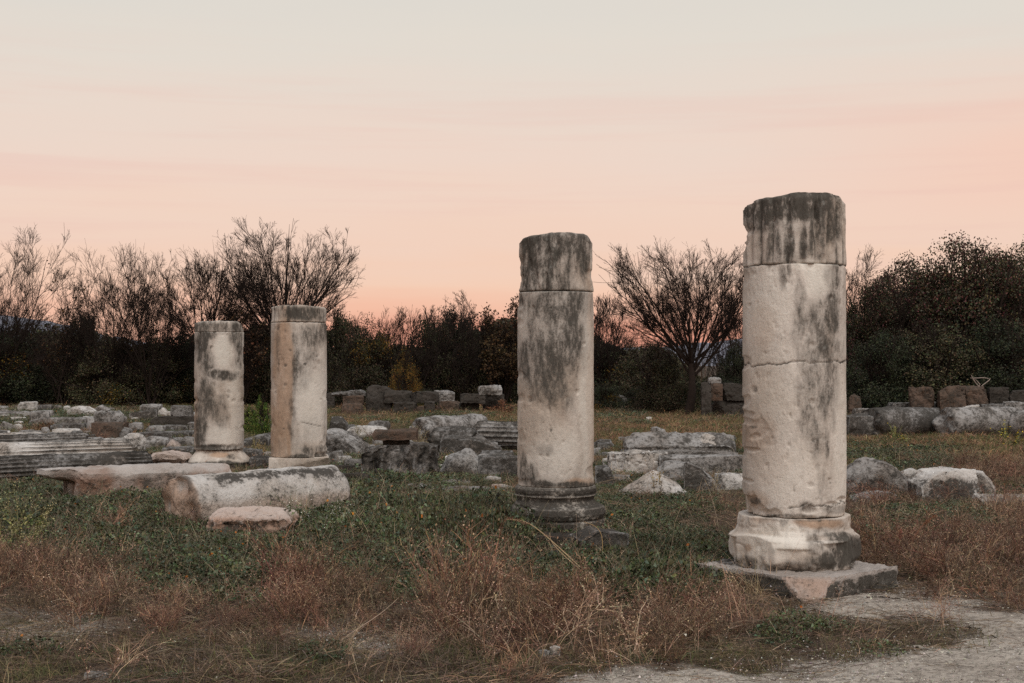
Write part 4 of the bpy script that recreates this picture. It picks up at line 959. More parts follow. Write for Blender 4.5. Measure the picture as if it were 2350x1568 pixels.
def zones(x, y):
    px, py = pix(x, y)
    P0 = np.stack([x, y, np.zeros_like(x)], 1)
    wob = fbm(P0, 1.1, 3, 77); wob2 = fbm(P0, 3.2, 3, 78)
    px = px + wob * 70; py = py + wob2 * 22 + wob * 12
    out = {}
    for k, L in ZB.items():
        s = np.zeros_like(x)
        for (bx, by, rx, ry, a) in L:
            s = s + a * np.exp(-((px - bx) / rx) ** 2 - ((py - by) / ry) ** 2)
        out[k] = s
    near = sst(1100, 1300, py)
    out['short'] = 0.35 + 1.0 * sst(1430, 1520, py) + 0.25 * (1 - near)
    # the dirt track at the lower right
    edge = np.interp(px, [1150, 1250, 1500, 1700, 1900, 2050, 2200, 2350, 2600], [1640, 1560, 1545, 1543, 1530, 1516, 1480, 1440, 1400]) - 2
    tr = sst(-22, 22, py - edge)
    tr2 = np.exp(-((px - 2060) / 170) ** 2 - ((py - 1395) / 26) ** 2) + np.exp(-((px - 2280) / 130) ** 2 - ((py - 1435) / 26) ** 2) + 0.6 * np.exp(-((px - 1880) / 80) ** 2 - ((py - 1400) / 14) ** 2)
    nz = lambda k, sc: 0.42 * fbm(P0, sc, 3, k)
    sc_ = np.stack([out['cover'] * 1.15 + nz(301, 1.3), out['wiry'] * 0.95 + nz(302, 1.2), out['straw'] * 0.6 + 0.10 + nz(303, 1.6), 0.22 + nz(304, 1.1) + 0 * px])
    win = np.argmax(sc_, 0)
    for i_, k_ in enumerate(('cover', 'wiry', 'straw')): out['w_' + k_] = np.where(win == i_, 1.0, 0.22)
    out['track'] = np.clip(np.maximum(tr, tr2 * 1.15) + 0.22 * wob2 + 0.35 * fbm(P0, 11.0, 3, 79), 0, 1)
    return out

# ------------------------------------------------------------------ ground sheet
def make_ground():
    ys = np.concatenate([np.linspace(-30, 4.5, 14), np.arange(4.6, 9, 0.05), np.arange(9, 20, 0.09), np.arange(20, 60, 0.4), np.geomspace(60.5, 3500, 50)])
    u = np.linspace(-1, 1, 281); u = 0.25 * u + 0.75 * u ** 3 * np.abs(u)
    n = len(u)
    Y, U = np.meshgrid(ys, u, indexing='ij'); Y = Y.ravel(); U = U.ravel()
    wd = np.maximum(26, Y * 0.9 + 18); wd = np.where(Y > 70, Y * 1.6, wd)
    u3 = U
    X = u3 * wd
    # keep the middle fine where the picture looks
    Z = gh(X, Y)
    Zf = 0.010 * fbm(np.stack([X, Y, X * 0], 1), 5, 3, 4) * (Y < 25) * (Y > 3)
    a = np.arange(len(ys) - 1)[:, None] * n + np.arange(n - 1)[None, :]
    Q = np.stack([a, a + 1, a + 1 + n, a + n], -1).reshape(-1, 4)
    z = zones(X, Y)
    far = sst(30, 60, Y)
    m, t, b = new_mat('earth_and_litter', 0.95, 0.1)
    tc = t.new('ShaderNodeTexCoord'); P = tc.outputs['Object']
    mp = t.new('ShaderNodeMapping'); t.l.new(P, mp.inputs[0]); mp.inputs['Scale'].default_value = (1, 1.2, 1)
    n1 = t.noise(P, 1.5, 6, 0.65); n2 = t.noise(mp.outputs[0], 26, 6, 0.75, 0.8); n3 = t.noise(P, 140, 3, 0.6)
    ag = t.new('ShaderNodeAttribute', attribute_name='green'); ao = t.new('ShaderNodeAttribute', attribute_name='orange'); ab = t.new('ShaderNodeAttribute', attribute_name='bare')
    c = t.mix(n2, (0.035, 0.027, 0.021), (0.13, 0.095, 0.07))
    c = t.mix(t.math('MULTIPLY', ag.outputs['Fac'], t.ramp(n1, 0.3, 0.6, 0.3, 1.0)), c, (0.045, 0.052, 0.026))
    c = t.mix(t.math('MULTIPLY', ao.outputs['Fac'], t.ramp(n2, 0.3, 0.7, 0.5, 1.0)), c, (0.26, 0.155, 0.10))
    cb = t.mix(t.ramp(n2, 0.3, 0.62), (0.15, 0.118, 0.095), (0.42, 0.36, 0.30))
    c = t.mix(t.math('MULTIPLY', ab.outputs['Fac'], 0.9), c, cb)
    c = t.mix(t.math('MULTIPLY', t.ramp(n3, 0.55, 0.75), 0.3), c, (0.32, 0.27, 0.22))
    t.l.new(c, b.inputs['Base Color'])
    bp = t.new('ShaderNodeBump'); bp.inputs['Strength'].default_value = 0.6; bp.inputs['Distance'].default_value = 0.02
    t.l.new(t.math('ADD', n2, t.math('MULTIPLY', n3, 0.3)), bp.inputs['Height']); t.l.new(bp.outputs[0], b.inputs['Normal'])
    V = np.stack([X, Y, Z + Zf], 1)
    o = mesh_np('ground', V, quads=Q, mat=m, attrs={'green': np.clip(z['cover'] * 1.2, 0, 1) * (1 - far), 'orange': np.clip(z['orange'] * 0.75, 0, 1) * (1 - far), 'bare': np.clip(np.maximum(z['bare'] * 0.8, sst(0.15, 0.5, z['track']) * (Y < 12)), 0, 1)})
    tag(o, kind='structure')
make_ground()

def make_path():
    ys = np.arange(5.2, 9.6, 0.02); xs = np.arange(-2.0, 6.2, 0.02)
    Y, X = np.meshgrid(ys, xs, indexing='ij'); sh = Y.shape
    z = zones(X.ravel(), Y.ravel())['track'].reshape(sh)
    n = len(xs)
    keep = z > 0.5
    cell = keep[:-1, :-1] & keep[1:, :-1] & keep[:-1, 1:] & keep[1:, 1:]
    a = np.arange(len(ys) - 1)[:, None] * n + np.arange(n - 1)[None, :]
    Q = np.stack([a, a + 1, a + 1 + n, a + n], -1)[cell]
    Xr, Yr = X.ravel(), Y.ravel()
    Z = gh(Xr, Yr) + 0.010 * fbm(np.stack([Xr, Yr, Xr * 0], 1), 5, 3, 4) + 0.004 + 0.010 * sst(0.5, 0.8, z.ravel())
    used = np.unique(Q); remap = np.zeros(len(Xr), int); remap[used] = np.arange(len(used))
    m, t, b = new_mat('trodden_dirt', 0.95, 0.1)
    tc = t.new('ShaderNodeTexCoord'); P = tc.outputs['Object']
    mp = t.new('ShaderNodeMapping'); t.l.new(P, mp.inputs[0]); mp.inputs['Scale'].default_value = (1, 1.2, 1)
    n1 = t.noise(P, 2.0, 5, 0.6); n2 = t.noise(mp.outputs[0], 22, 6, 0.75, 0.5); n3 = t.noise(P, 160, 3, 0.7)
    c = t.mix(t.ramp(n1, 0.3, 0.7), (0.37, 0.315, 0.26), (0.53, 0.465, 0.39))
    c = t.mix(t.math('MULTIPLY', t.ramp(n2, 0.56, 0.38), 0.85), c, (0.17, 0.14, 0.115))
    c = t.mix(t.math('MULTIPLY', t.ramp(n3, 0.6, 0.7), 0.5), c, (0.65, 0.61, 0.57))
    t.l.new(c, b.inputs['Base Color'])
    bp = t.new('ShaderNodeBump'); bp.inputs['Strength'].default_value = 0.8; bp.inputs['Distance'].default_value = 0.02
    t.l.new(t.math('ADD', n2, t.math('MULTIPLY', n3, 0.4)), bp.inputs['Height']); t.l.new(bp.outputs[0], b.inputs['Normal'])
    o = mesh_np('path', np.stack([Xr, Yr, Z], 1)[used], quads=remap[Q], mat=m)
    tag(o, kind='structure')
make_path()

# distant hills
def hill(name, x0, x1, Y, pts, seed):
    n = 120; m_ = 14
    px = np.linspace(x0, x1, n)
    top = (np.interp(px, *zip(*pts)))
    V = []
    for j in range(m_):
        v = j / (m_ - 1)
        yy = Y + 350 * v
        h = (H - (top - HY) * (Y + 350) / F) * math.sin(v * math.pi / 2)
        X = (px - CX) / F * yy
        V.append(np.stack([X, np.full(n, yy), h - 1], 1))
    V = np.concatenate(V)
    V[:, 2] += 6 * fbm(V, 0.02, 4, seed) * (V[:, 2] > 2)
    a = np.arange(m_ - 1)[:, None] * n + np.arange(n - 1)[None, :]
    Q = np.stack([a, a + 1, a + 1 + n, a + n], -1).reshape(-1, 4)
    o = mesh_np(name, V, quads=Q, mat=M['hill']); tag(o, kind='structure')
m, t, b = new_mat('hazy_hillside', 1.0, 0.0)  # haze of distance is put into the grey-blue hill colour
ge = t.new('ShaderNodeNewGeometry'); n1 = t.noise(ge.outputs['Position'], 0.05, 6, 0.7); n2 = t.noise(ge.outputs['Position'], 0.4, 5, 0.8)
t.l.new(t.mix(t.ramp(t.math('ADD', n1, t.math('MULTIPLY', n2, 0.5)), 0.6, 0.95), (0.10, 0.10, 0.12), (0.34, 0.34, 0.38)), b.inputs['Base Color']); M['hill'] = m
hill('hills', -900, 700, 900, [(-900, 650), (-200, 700), (0, 722), (60, 732), (150, 748), (250, 772), (400, 790), (700, 800)], 3)
hill('hills', 1300, 2700, 900, [(1300, 812), (1450, 800), (1560, 795), (1640, 785), (1700, 780), (1900, 790), (2300, 770), (2700, 740)], 8)

# ------------------------------------------------------------------ ribbons, tubes, leaves
def ribbons(base, dirs, length, width, droop=0.3, segs=4, seed=0, taper=0.2, wig=0.1):
    r = RS(seed); N = len(base)
    dirs = dirs / np.linalg.norm(dirs, axis=1, keepdims=True)
    side = np.cross(dirs, r.normal(size=(N, 3))); side /= np.linalg.norm(side, axis=1, keepdims=True) + 1e-9
    t = np.linspace(0, 1, segs + 1)
    pts = np.zeros((N, segs + 1, 3)); d = dirs.copy(); p = base.copy(); pts[:, 0] = p
    L = np.asarray(length)[:, None] / segs
    w_ = r.normal(size=(N, 3)) * wig
    for k in range(segs):
        p = p + d * L; pts[:, k + 1] = p
        d = d + w_ * (1 if k % 2 else -0.6); d[:, 2] -= droop / segs * 2 * np.asarray(np.ones(N))
        d /= np.linalg.norm(d, axis=1, keepdims=True)
    wv = (np.asarray(width)[:, None, None] * 0.5) * (1 - (1 - taper) * t)[None, :, None] * side[:, None, :]
    V = np.stack([pts - wv, pts + wv], 2).reshape(-1, 3)
    b0 = (np.arange(N) * (segs + 1) * 2)[:, None] + (np.arange(segs) * 2)[None, :]
    Q = np.stack([b0, b0 + 1, b0 + 3, b0 + 2], -1).reshape(-1, 4)
    return V, Q, pts

def leaves(cen, size, seed=0, up=0.5, aspect=0.6, fold=0.25):
    """folded leaf of two quads each"""
    r = RS(seed); N = len(cen); size = np.asarray(size)[:, None] * np.ones((N, 1))
    n = r.normal(size=(N, 3)); n[:, 2] += up * 3; n /= np.linalg.norm(n, axis=1, keepdims=True)
    a = np.cross(n, r.normal(size=(N, 3))); a /= np.linalg.norm(a, axis=1, keepdims=True); b_ = np.cross(n, a)
    tip = cen + a * size; root = cen - a * size * 0.7
    m1 = cen + b_ * size * aspect + n * size * fold; m2 = cen - b_ * size * aspect + n * size * fold
    V = np.stack([root, m1, tip, m2], 1).reshape(-1, 3)
    i = np.arange(N)[:, None] * 4
    return V, np.concatenate([i + np.array([0, 1, 2]), i + np.array([0, 2, 3])], 0).reshape(-1, 3)

def tubes(pts, rad, sides=4):
    """pts N,m,3 rad N,m"""
    N, m_, _ = pts.shape
    T = np.gradient(pts, axis=1); T /= np.linalg.norm(T, axis=2, keepdims=True) + 1e-9
    ref = np.array([0.31, 0.87, 0.11]) / np.linalg.norm([0.31, 0.87, 0.11])
    A = np.cross(T, ref); A /= np.linalg.norm(A, axis=2, keepdims=True) + 1e-9; B = np.cross(T, A)
    th = np.arange(sides) / sides * 2 * np.pi
    V = pts[:, :, None, :] + rad[:, :, None, None] * (A[:, :, None, :] * np.cos(th)[None, None, :, None] + B[:, :, None, :] * np.sin(th)[None, None, :, None])
    V = V.reshape(-1, 3)
    n0 = (np.arange(N) * m_ * sides)[:, None, None] + (np.arange(m_ - 1) * sides)[None, :, None] + np.arange(sides)[None, None, :]
    n1 = (np.arange(N) * m_ * sides)[:, None, None] + (np.arange(m_ - 1) * sides)[None, :, None] + ((np.arange(sides) + 1) % sides)[None, None, :]
    Q = np.stack([n0, n1, n1 + sides, n0 + sides], -1).reshape(-1, 4)
    return V, Q

class Acc:
    def __init__(s): s.V, s.Q, s.T, s.C, s.n = [], [], [], [], 0
    def add(s, V, Q=None, T=None, col=(0.1, 0.1, 0.1), jit=0.25, seed=0, per=None):
        r = RS(seed + 5); k = per or 1
        m_ = int(math.ceil(len(V) / k))
        j = np.repeat(1 + jit * r.normal(size=(m_, 1)), k, 0)[:len(V)]
        hue = np.repeat(r.normal(size=(m_, 3)) * jit * 0.25, k, 0)[:len(V)]
        c = np.asarray(col)
        if c.ndim == 2: c = np.repeat(c[r.randint(0, len(c), m_)], k, 0)[:len(V)]
        s.C.append(np.clip(c * np.clip(j, 0.3, 2.2) * (1 + hue), 0.002, 0.9) * np.ones((len(V), 3)))
        s.V.append(V)
        if Q is not None: s.Q.append(Q + s.n)
        if T is not None: s.T.append(T + s.n)
        s.n += len(V)
    def build(s, name, mat, parent=None, linkit=True, smooth=False):
        return mesh_np(name, np.concatenate(s.V), quads=np.concatenate(s.Q) if s.Q else None, tris=np.concatenate(s.T) if s.T else None,
                       mat=mat, parent=parent, smooth=smooth, col=np.concatenate(s.C), linkit=linkit)

# ------------------------------------------------------------------ small plant clumps, instanced by the stuff objects
def cone_dirs(r, n, spread, up=1.0):
    d = r.normal(size=(n, 3)) * spread; d[:, 2] = np.abs(d[:, 2]) * 0.5 + up; return d

GREEN = np.array([(0.056, 0.082, 0.030), (0.040, 0.060, 0.024), (0.090, 0.105, 0.038), (0.052, 0.078, 0.044), (0.130, 0.155, 0.095), (0.085, 0.075, 0.035)])
def clump_cover(seed):
    r = RS(seed); a = Acc(); R = 0.17
    n = 420
    ang = r.rand(n) * 6.283; rr = R * np.sqrt(r.rand(n)); h = 0.09 * (1 - (rr / R) ** 2 * 0.7) * r.rand(n) ** 0.45 + 0.008
    c = np.stack([np.cos(ang) * rr, np.sin(ang) * rr, h], 1)
    V, T = leaves(c, 0.0045 + 0.011 * r.rand(n) ** 2.2, seed, up=0.28, aspect=0.55)
    a.add(V, T=T, col=GREEN, jit=0.30, per=4, seed=seed)
    n = 70; base = np.stack([r.normal(size=n) * R * 0.5, r.normal(size=n) * R * 0.5, np.zeros(n)], 1)
    V, Q, _ = ribbons(base, cone_dirs(r, n, 0.8), 0.07 + 0.11 * r.rand(n), np.full(n, 0.0022), 0.5, 3, seed)
    a.add(V, Q=Q, col=np.array([(0.10, 0.10, 0.045), (0.20, 0.15, 0.10), (0.15, 0.10, 0.07), (0.28, 0.21, 0.14)]), per=8, seed=seed)
    k = 1 if seed == 3 else 0
    if k:
        c = c[:k] + np.array([0, 0, 0.02]); V, T = leaves(c, np.full(len(c), 0.010), seed + 1, up=0.3)
        a.add(V, T=T, col=(0.45, 0.19, 0.035), per=4, seed=seed)
    return a.build('cover_clump', M['leaf'], linkit=False)

REDD = np.array([(0.185, 0.094, 0.064), (0.23, 0.130, 0.088), (0.08, 0.040, 0.030), (0.40, 0.24, 0.14), (0.20, 0.090, 0.060), (0.12, 0.058, 0.042)])
def clump_wiry(seed, hgt=0.24, cols=REDD):
    r = RS(seed); a = Acc()
    n = 14; base = np.stack([r.normal(size=n) * 0.05, r.normal(size=n) * 0.07, np.zeros(n)], 1)
    V, Q, P = ribbons(base, cone_dirs(r, n, 0.55), hgt * (0.6 + 0.6 * r.rand(n)), np.full(n, 0.0045), 0.35, 6, seed, wig=0.16)
    a.add(V, Q=Q, col=cols, per=14, seed=seed)
    for lvl, (cnt, ln, wd) in enumerate(((8, 0.38, 0.0026), (3, 0.30, 0.0019))):
        N = len(P) * cnt; idx = np.repeat(np.arange(len(P)), cnt)
        u = r.rand(N) * 0.75 + 0.2; k = np.clip((u * (P.shape[1] - 1)).astype(int), 0, P.shape[1] - 2); f = u * (P.shape[1] - 1) - k
        p = P[idx, k] * (1 - f)[:, None] + P[idx, k + 1] * f[:, None]
        d = P[idx, k + 1] - P[idx, k]; d /= np.linalg.norm(d, axis=1, keepdims=True) + 1e-9
        d = d + r.normal(size=(N, 3)) * 0.65; d[:, 2] += 0.25
        L = (hgt * ln * (0.5 + 0.8 * r.rand(N))) * (0.6 if lvl else 1)
        V, Q, P2 = ribbons(p, d, L, np.full(N, wd), 0.1, 4 if lvl == 0 else 2, seed + lvl + 3, wig=0.18)
        a.add(V, Q=Q, col=cols, per=10 if lvl == 0 else 6, seed=seed + lvl)
        P = P2
    # dry seed bits
    tips = P[:, -1]; pick = r.rand(len(tips)) < 0.55
    V, T = leaves(tips[pick], np.full(pick.sum(), 0.0045), seed, up=0.0, aspect=0.7)
    a.add(V, T=T, col=np.array([(0.24, 0.13, 0.095), (0.33, 0.22, 0.14)]), per=4, seed=seed)
    return a.build('wiry_clump', M['dry'], linkit=False)

STRAW = np.array([(0.44, 0.31, 0.19), (0.36, 0.25, 0.15), (0.52, 0.38, 0.24), (0.30, 0.19, 0.12)])
def clump_straw(seed):
    r = RS(seed); a = Acc(); n = 34
    base = np.stack([r.normal(size=n) * 0.05, r.normal(size=n) * 0.05, np.zeros(n)], 1)
    d = cone_dirs(r, n, 0.5); d[:, 0] += r.uniform(-0.7, 0.7)
    V, Q, P = ribbons(base, d, 0.16 + 0.26 * r.rand(n) ** 1.5, 0.003 + 0.0025 * r.rand(n), 0.6, 7, seed, wig=0.10)
    a.add(V, Q=Q, col=STRAW, per=16, seed=seed)
    n = 40; base = np.stack([r.normal(size=n) * 0.1, r.normal(size=n) * 0.1, np.full(n, 0.01)], 1)
    V, Q, P = ribbons(base, cone_dirs(r, n, 1.5, 0.3), 0.06 + 0.1 * r.rand(n), np.full(n, 0.003), 0.7, 4, seed + 2, wig=0.2)
    a.add(V, Q=Q, col=STRAW * 0.7, per=10, seed=seed)
    return a.build('straw_clump', M['dry'], linkit=False)

def clump_short(seed, cols, hgt=0.07, n=120, R=0.16, wd=0.0028):
    r = RS(seed); a = Acc()
    base = np.stack([r.normal(size=n) * R * 0.6, r.normal(size=n) * R * 0.6, np.zeros(n)], 1)
    V, Q, P = ribbons(base, cone_dirs(r, n, 0.7), hgt * (0.5 + r.rand(n)), np.full(n, wd), 0.6, 3, seed, wig=0.15)
    a.add(V, Q=Q, col=cols, per=8, seed=seed)
    return a.build('grass_clump', M['dry'], linkit=False)

def clump_litter(seed, cols, n=110, R=0.2):
    """flattened dry stalks lying about"""
    r = RS(seed); a = Acc()
    base = np.stack([r.normal(size=n) * R * 0.6, r.normal(size=n) * R * 0.6, 0.004 + 0.012 * r.rand(n)], 1)
    d = r.normal(size=(n, 3)); d[:, 2] = 0.12 * np.abs(d[:, 2]); d[:, 0] *= 1.6
    V, Q, P = ribbons(base, d, 0.04 + 0.11 * r.rand(n), np.full(n, 0.0026), 0.08, 3, seed, wig=0.12)
    a.add(V, Q=Q, col=cols, per=8, seed=seed)
    return a.build('litter_clump', M['dry'], linkit=False)

def scatter_gn(name, variants, pos, rot, scl, idx, label):
    """one stuff object: points carrying plant clumps"""
    lib = bpy.data.collections.new(name + '_kinds')
    for v in variants: lib.objects.link(v)
    me = bpy.data.meshes.new(name); me.vertices.add(len(pos)); me.vertices.foreach_set('co', pos.astype(np.float32).ravel())
    at = me.attributes.new('rot', 'FLOAT_VECTOR', 'POINT'); at.data.foreach_set('vector', rot.astype(np.float32).ravel())
    at = me.attributes.new('scl', 'FLOAT_VECTOR', 'POINT'); at.data.foreach_set('vector', scl.astype(np.float32).ravel())
    at = me.attributes.new('idx', 'INT', 'POINT'); at.data.foreach_set('value', idx.astype(np.int32))
    o = link(bpy.data.objects.new(name, me))
    ng = bpy.data.node_groups.new(name, 'GeometryNodeTree')
    ng.interface.new_socket('Geometry', in_out='INPUT', socket_type='NodeSocketGeometry'); ng.interface.new_socket('Geometry', in_out='OUTPUT', socket_type='NodeSocketGeometry')
    N = ng.nodes; L = ng.links
    gi = N.new('NodeGroupInput'); go = N.new('NodeGroupOutput')
    m2p = N.new('GeometryNodeMeshToPoints'); L.new(gi.outputs[0], m2p.inputs[0])
    ci = N.new('GeometryNodeCollectionInfo'); ci.inputs[0].default_value = lib; ci.inputs[1].default_value = True; ci.inputs[2].default_value = True
    ip = N.new('GeometryNodeInstanceOnPoints'); ip.inputs['Pick Instance'].default_value = True
    def na(n_, ty):
        k = N.new('GeometryNodeInputNamedAttribute'); k.data_type = ty; k.inputs[0].default_value = n_; return k.outputs[0]
    e2r = N.new('FunctionNodeEulerToRotation'); L.new(na('rot', 'FLOAT_VECTOR'), e2r.inputs[0])
    L.new(m2p.outputs[0], ip.inputs['Points']); L.new(ci.outputs[0], ip.inputs['Instance'])
    L.new(na('idx', 'INT'), ip.inputs['Instance Index']); L.new(e2r.outputs[0], ip.inputs['Rotation']); L.new(na('scl', 'FLOAT_VECTOR'), ip.inputs['Scale'])
    L.new(ip.outputs[0], go.inputs[0])
    md = o.modifiers.new('scatter', 'NODES'); md.node_group = ng
    tag(o, label=label, cat='vegetation', kind='stuff')
    return o

def free_of_stones(x, y, pad=0.0):
    ok = np.ones(len(x), bool)
    for (fx, fy, hx, hy, yaw) in FOOT:
        near = (np.abs(x - fx) < 4) & (np.abs(y - fy) < 4)
        c, s = math.cos(-yaw), math.sin(-yaw)
        lx = (x - fx) * c - (y - fy) * s; ly = (x - fx) * s + (y - fy) * c
        ok &= ~(near & (np.abs(lx) < hx * 0.94 + pad) & (np.abs(ly) < hy * 0.94 + pad))
    return ok

def sample_field(n, y0, y1, power, seed, margin=1.25):
    """points over the field, thinning with distance"""
    r = RS(seed)
    u = r.rand(n); p = 1 - power + 1          # density ~ y^-power per area, area ~ y
    e = 2 - power
    if abs(e) < 1e-3: y = y0 * (y1 / y0) ** u
    else: y = (y0 ** e + u * (y1 ** e - y0 ** e)) ** (1 / e)
    x = (r.rand(n) * 2 - 1) * (0.392 * y * margin + 0.4)
    return x, y

def scatter(name, label, variants, n, y0, y1, power, weight, seed, s0=1.0, grow=0.0, sv=0.3, tiltv=0.12, pad=0.0, flat=1.0, hz=None):
    x, y = sample_field(n, y0, y1, power, seed)
    z = zones(x, y); wgt = weight(z, x, y)
    r = RS(seed + 1)
    keep = (r.rand(n) < np.clip(wgt, 0, 1)) & free_of_stones(x, y, pad)
    clear = free_of_stones(x, y + 0.016 * y, 0.0) | (r.rand(n) < 0.22); keep &= clear
    x, y = x[keep], y[keep]; N = len(x)
    wk = np.clip(wgt[keep], 0, 1.3)
    s = s0 * (1 + sv * r.normal(size=N)) * (1 + grow * np.maximum(y - 9, 0) / 10) * (0.75 + 0.3 * wk)
    s = np.clip(s, 0.35 * s0, None)
    pos = np.stack([x, y, gh(x, y) - 0.004 + (0.014 if False else 0)], 1)
    rot = np.stack([r.normal(size=N) * tiltv, r.normal(size=N) * tiltv, r.rand(N) * 6.283], 1)
    sz = s * flat / (1 + grow * np.maximum(y - 9, 0) / 10) ** 0.85 * (hz(x, y) if hz else 1.0) * (0.8 + 0.4 * r.rand(N))
    scl = np.stack([s, s, sz], 1)
    print(name, N)
    return scatter_gn(name, variants, pos, rot, scl, r.randint(0, len(variants), N), label)

BROWN = np.array([(0.135, 0.090, 0.060), (0.080, 0.055, 0.040), (0.24, 0.165, 0.11), (0.115, 0.085, 0.064)])
OLIVE = np.array([(0.115, 0.105, 0.045), (0.085, 0.092, 0.034), (0.17, 0.13, 0.065), (0.065, 0.075, 0.030)])
ORNG = np.array([(0.32, 0.18, 0.10), (0.26, 0.145, 0.09), (0.27, 0.19, 0.10), (0.17, 0.15, 0.065), (0.22, 0.115, 0.07)])
GRASSG = np.array([(0.075, 0.10, 0.035), (0.10, 0.12, 0.04), (0.06, 0.08, 0.03), (0.15, 0.14, 0.06)])
tk = lambda z: 1 - 0.97 * sst(0.30, 0.75, z['track'])
mound = lambda x, y: 1 + 1.2 * np.exp(-((x + 0.30) / 0.45) ** 2 - ((y - 11.0) / 0.7) ** 2) + 0.9 * np.exp(-((x + 0.75) / 0.75) ** 2 - ((y - 12.6) / 1.2) ** 2) + 0.8 * np.exp(-((x - 0.85) / 0.5) ** 2 - ((y - 9.4) / 0.7) ** 2)
scatter('ground_cover', 'dark green small-leaved weeds spread over the field between the stones', [clump_cover(s) for s in range(1, 9)], 19000, 5.9, 48, 1.1,
        lambda z, x, y: z['w_cover'] * (0.35 + z['cover'] * 1.25 - 0.30 * z['wiry'] + 0.06 * (y > 11) - 0.25 * sst(-0.1, 0.5, noise3(np.stack([x, y, x * 0], 1), 1.7, 88))) * tk(z) * (1 - 0.8 * np.clip(z['bare'], 0, 1)), 11, 0.95, 0.42, hz=mound)
scatter('dry_brush', 'reddish brown wiry dried weeds standing in tangled patches', [clump_wiry(s) for s in range(1, 5)] + [clump_wiry(s, 0.22, np.concatenate([BROWN, STRAW[:1] * 0.8])) for s in range(5, 8)], 8200, 5.8, 30, 1.2,
        lambda z, x, y: z['w_wiry'] * (z['wiry'] * 0.75 + 0.05) * (0.45 + 0.9 * (noise3(np.stack([x, y, x * 0], 1), 2.6, 401) > -0.25)) * tk(z) * (1 - 0.7 * np.clip(z['bare'], 0, 1)), 12, 0.78, 0.15, sv=0.4,
        hz=lambda x, y: 1 + 0.55 * np.exp(-((x + 0.15) / 0.6) ** 2 - ((y - 8.2) / 0.7) ** 2))
def clump_stalks(seed):
    r = RS(seed); a = Acc(); n = 5
    base = np.stack([r.normal(size=n) * 0.05, r.normal(size=n) * 0.05, np.zeros(n)], 1)
    V, Q, P = ribbons(base, cone_dirs(r, n, 0.45), 0.22 + 0.24 * r.rand(n), np.full(n, 0.0045), 0.35, 8, seed, wig=0.10)
    a.add(V, Q=Q, col=STALK, per=18, seed=seed, jit=0.15)
    N = n * 6; idx = np.repeat(np.arange(n), 6); k = r.randint(2, 8, N); p = P[idx, k]
    d = P[idx, k] - P[idx, k - 1]; d /= np.linalg.norm(d, axis=1, keepdims=True); d = d + r.normal(size=(N, 3)) * 0.6
    V, Q, P2 = ribbons(p, d, 0.04 + 0.08 * r.rand(N), np.full(N, 0.0028), 0.1, 4, seed + 1, wig=0.15)
    a.add(V, Q=Q, col=STALK, per=10, seed=seed, jit=0.2)
    tips = np.concatenate([P2[:, -1], P[:, -1], P2[:, 2]]); tips = tips + r.normal(size=tips.shape) * 0.004
    tips = np.concatenate([tips, tips + r.normal(size=tips.shape) * 0.008])
    V, T = leaves(tips, np.full(len(tips), 0.006), seed, up=0.0, aspect=0.6)
    a.add(V, T=T, col=STALK * 0.85, per=4, seed=seed)
    return a.build('stalk_clump', M['dry'], linkit=False)
STALK = np.array([(0.46, 0.32, 0.21), (0.38, 0.24, 0.16), (0.30, 0.17, 0.12), (0.52, 0.40, 0.28)])
scatter('dead_stems', 'pale brown dead stems with small seed heads sticking out of the weeds', [clump_stalks(s) for s in range(1, 9)], 2600, 5.9, 20, 1.4,
        lambda z, x, y: (0.05 + 0.26 * z['wiry'] * z['w_wiry'] + 0.04 * z['cover'] + 0.2 * z['straw']) * tk(z), 21, 0.85, 0.1, sv=0.3)
scatter('straw_grass', 'pale golden dried grass blades bent over in loose tufts', [clump_straw(s) for s in range(1, 6)], 5600, 5.9, 26, 1.3,
        lambda z, x, y: z['w_straw'] * (z['straw'] * 0.55 + 0.14) * tk(z), 13, 0.72, 0.15, sv=0.4)
scatter('short_grass', 'thin olive and brown grass filling the ground between bigger plants', [clump_short(s, OLIVE if s % 3 else BROWN) for s in range(1, 7)], 17000, 5.8, 46, 1.15,
        lambda z, x, y: (0.25 + z['short'] * 0.5 + 0.10 * np.clip(z['cover'], 0, 1)) * tk(z) * (1 - 0.75 * np.clip(z['bare'], 0, 1)), 14, 0.85, 0.5)
scatter('dry_litter', 'flattened brown stalks and straw covering the earth', [clump_litter(s, np.concatenate([BROWN, STRAW[:2] * 0.5]) if s % 2 else BROWN) for s in range(1, 6)], 12500, 5.7, 20, 1.3,
        lambda z, x, y: 0.55 * (1 - 0.93 * sst(0.45, 0.85, z['track'])) + 0.0 * x, 15, 1.0, 0.3)
scatter('orange_grass', 'short orange and yellow-green grass of the open field behind the stones', [clump_short(s + 40, ORNG if s % 3 else GRASSG, 0.075, 150, 0.3, 0.006) for s in range(1, 7)], 13000, 13, 56, 0.9,
        lambda z, x, y: (0.35 + z['orange'] * 0.8) * sst(14, 19, y), 16, 0.9, 0.10)

def clump_grit(seed):
    r = RS(seed); a = Acc(); n = 60
    c = np.stack([r.normal(size=n) * 0.14, r.normal(size=n) * 0.14, 0.012 + 0.004 * r.rand(n)], 1)
    V, T = leaves(c, 0.0025 + 0.006 * r.rand(n) ** 3, seed, up=1.0, aspect=0.8, fold=-0.6)
    a.add(V, T=T, col=np.array([(0.42, 0.38, 0.33), (0.30, 0.26, 0.22), (0.44, 0.40, 0.35), (0.16, 0.13, 0.11)]), per=4, seed=seed)
    return a.build('grit_clump', M['dry'], linkit=False)
scatter('gravel', 'small grit and pebbles lying on the dirt path and bare earth', [clump_grit(s) for s in range(1, 6)], 3500, 5.7, 11, 1.3,
        lambda z, x, y: 0.8 * np.clip(np.maximum(z['track'], z['bare'] * 0.6), 0, 1), 31, 1.0, 0.0)
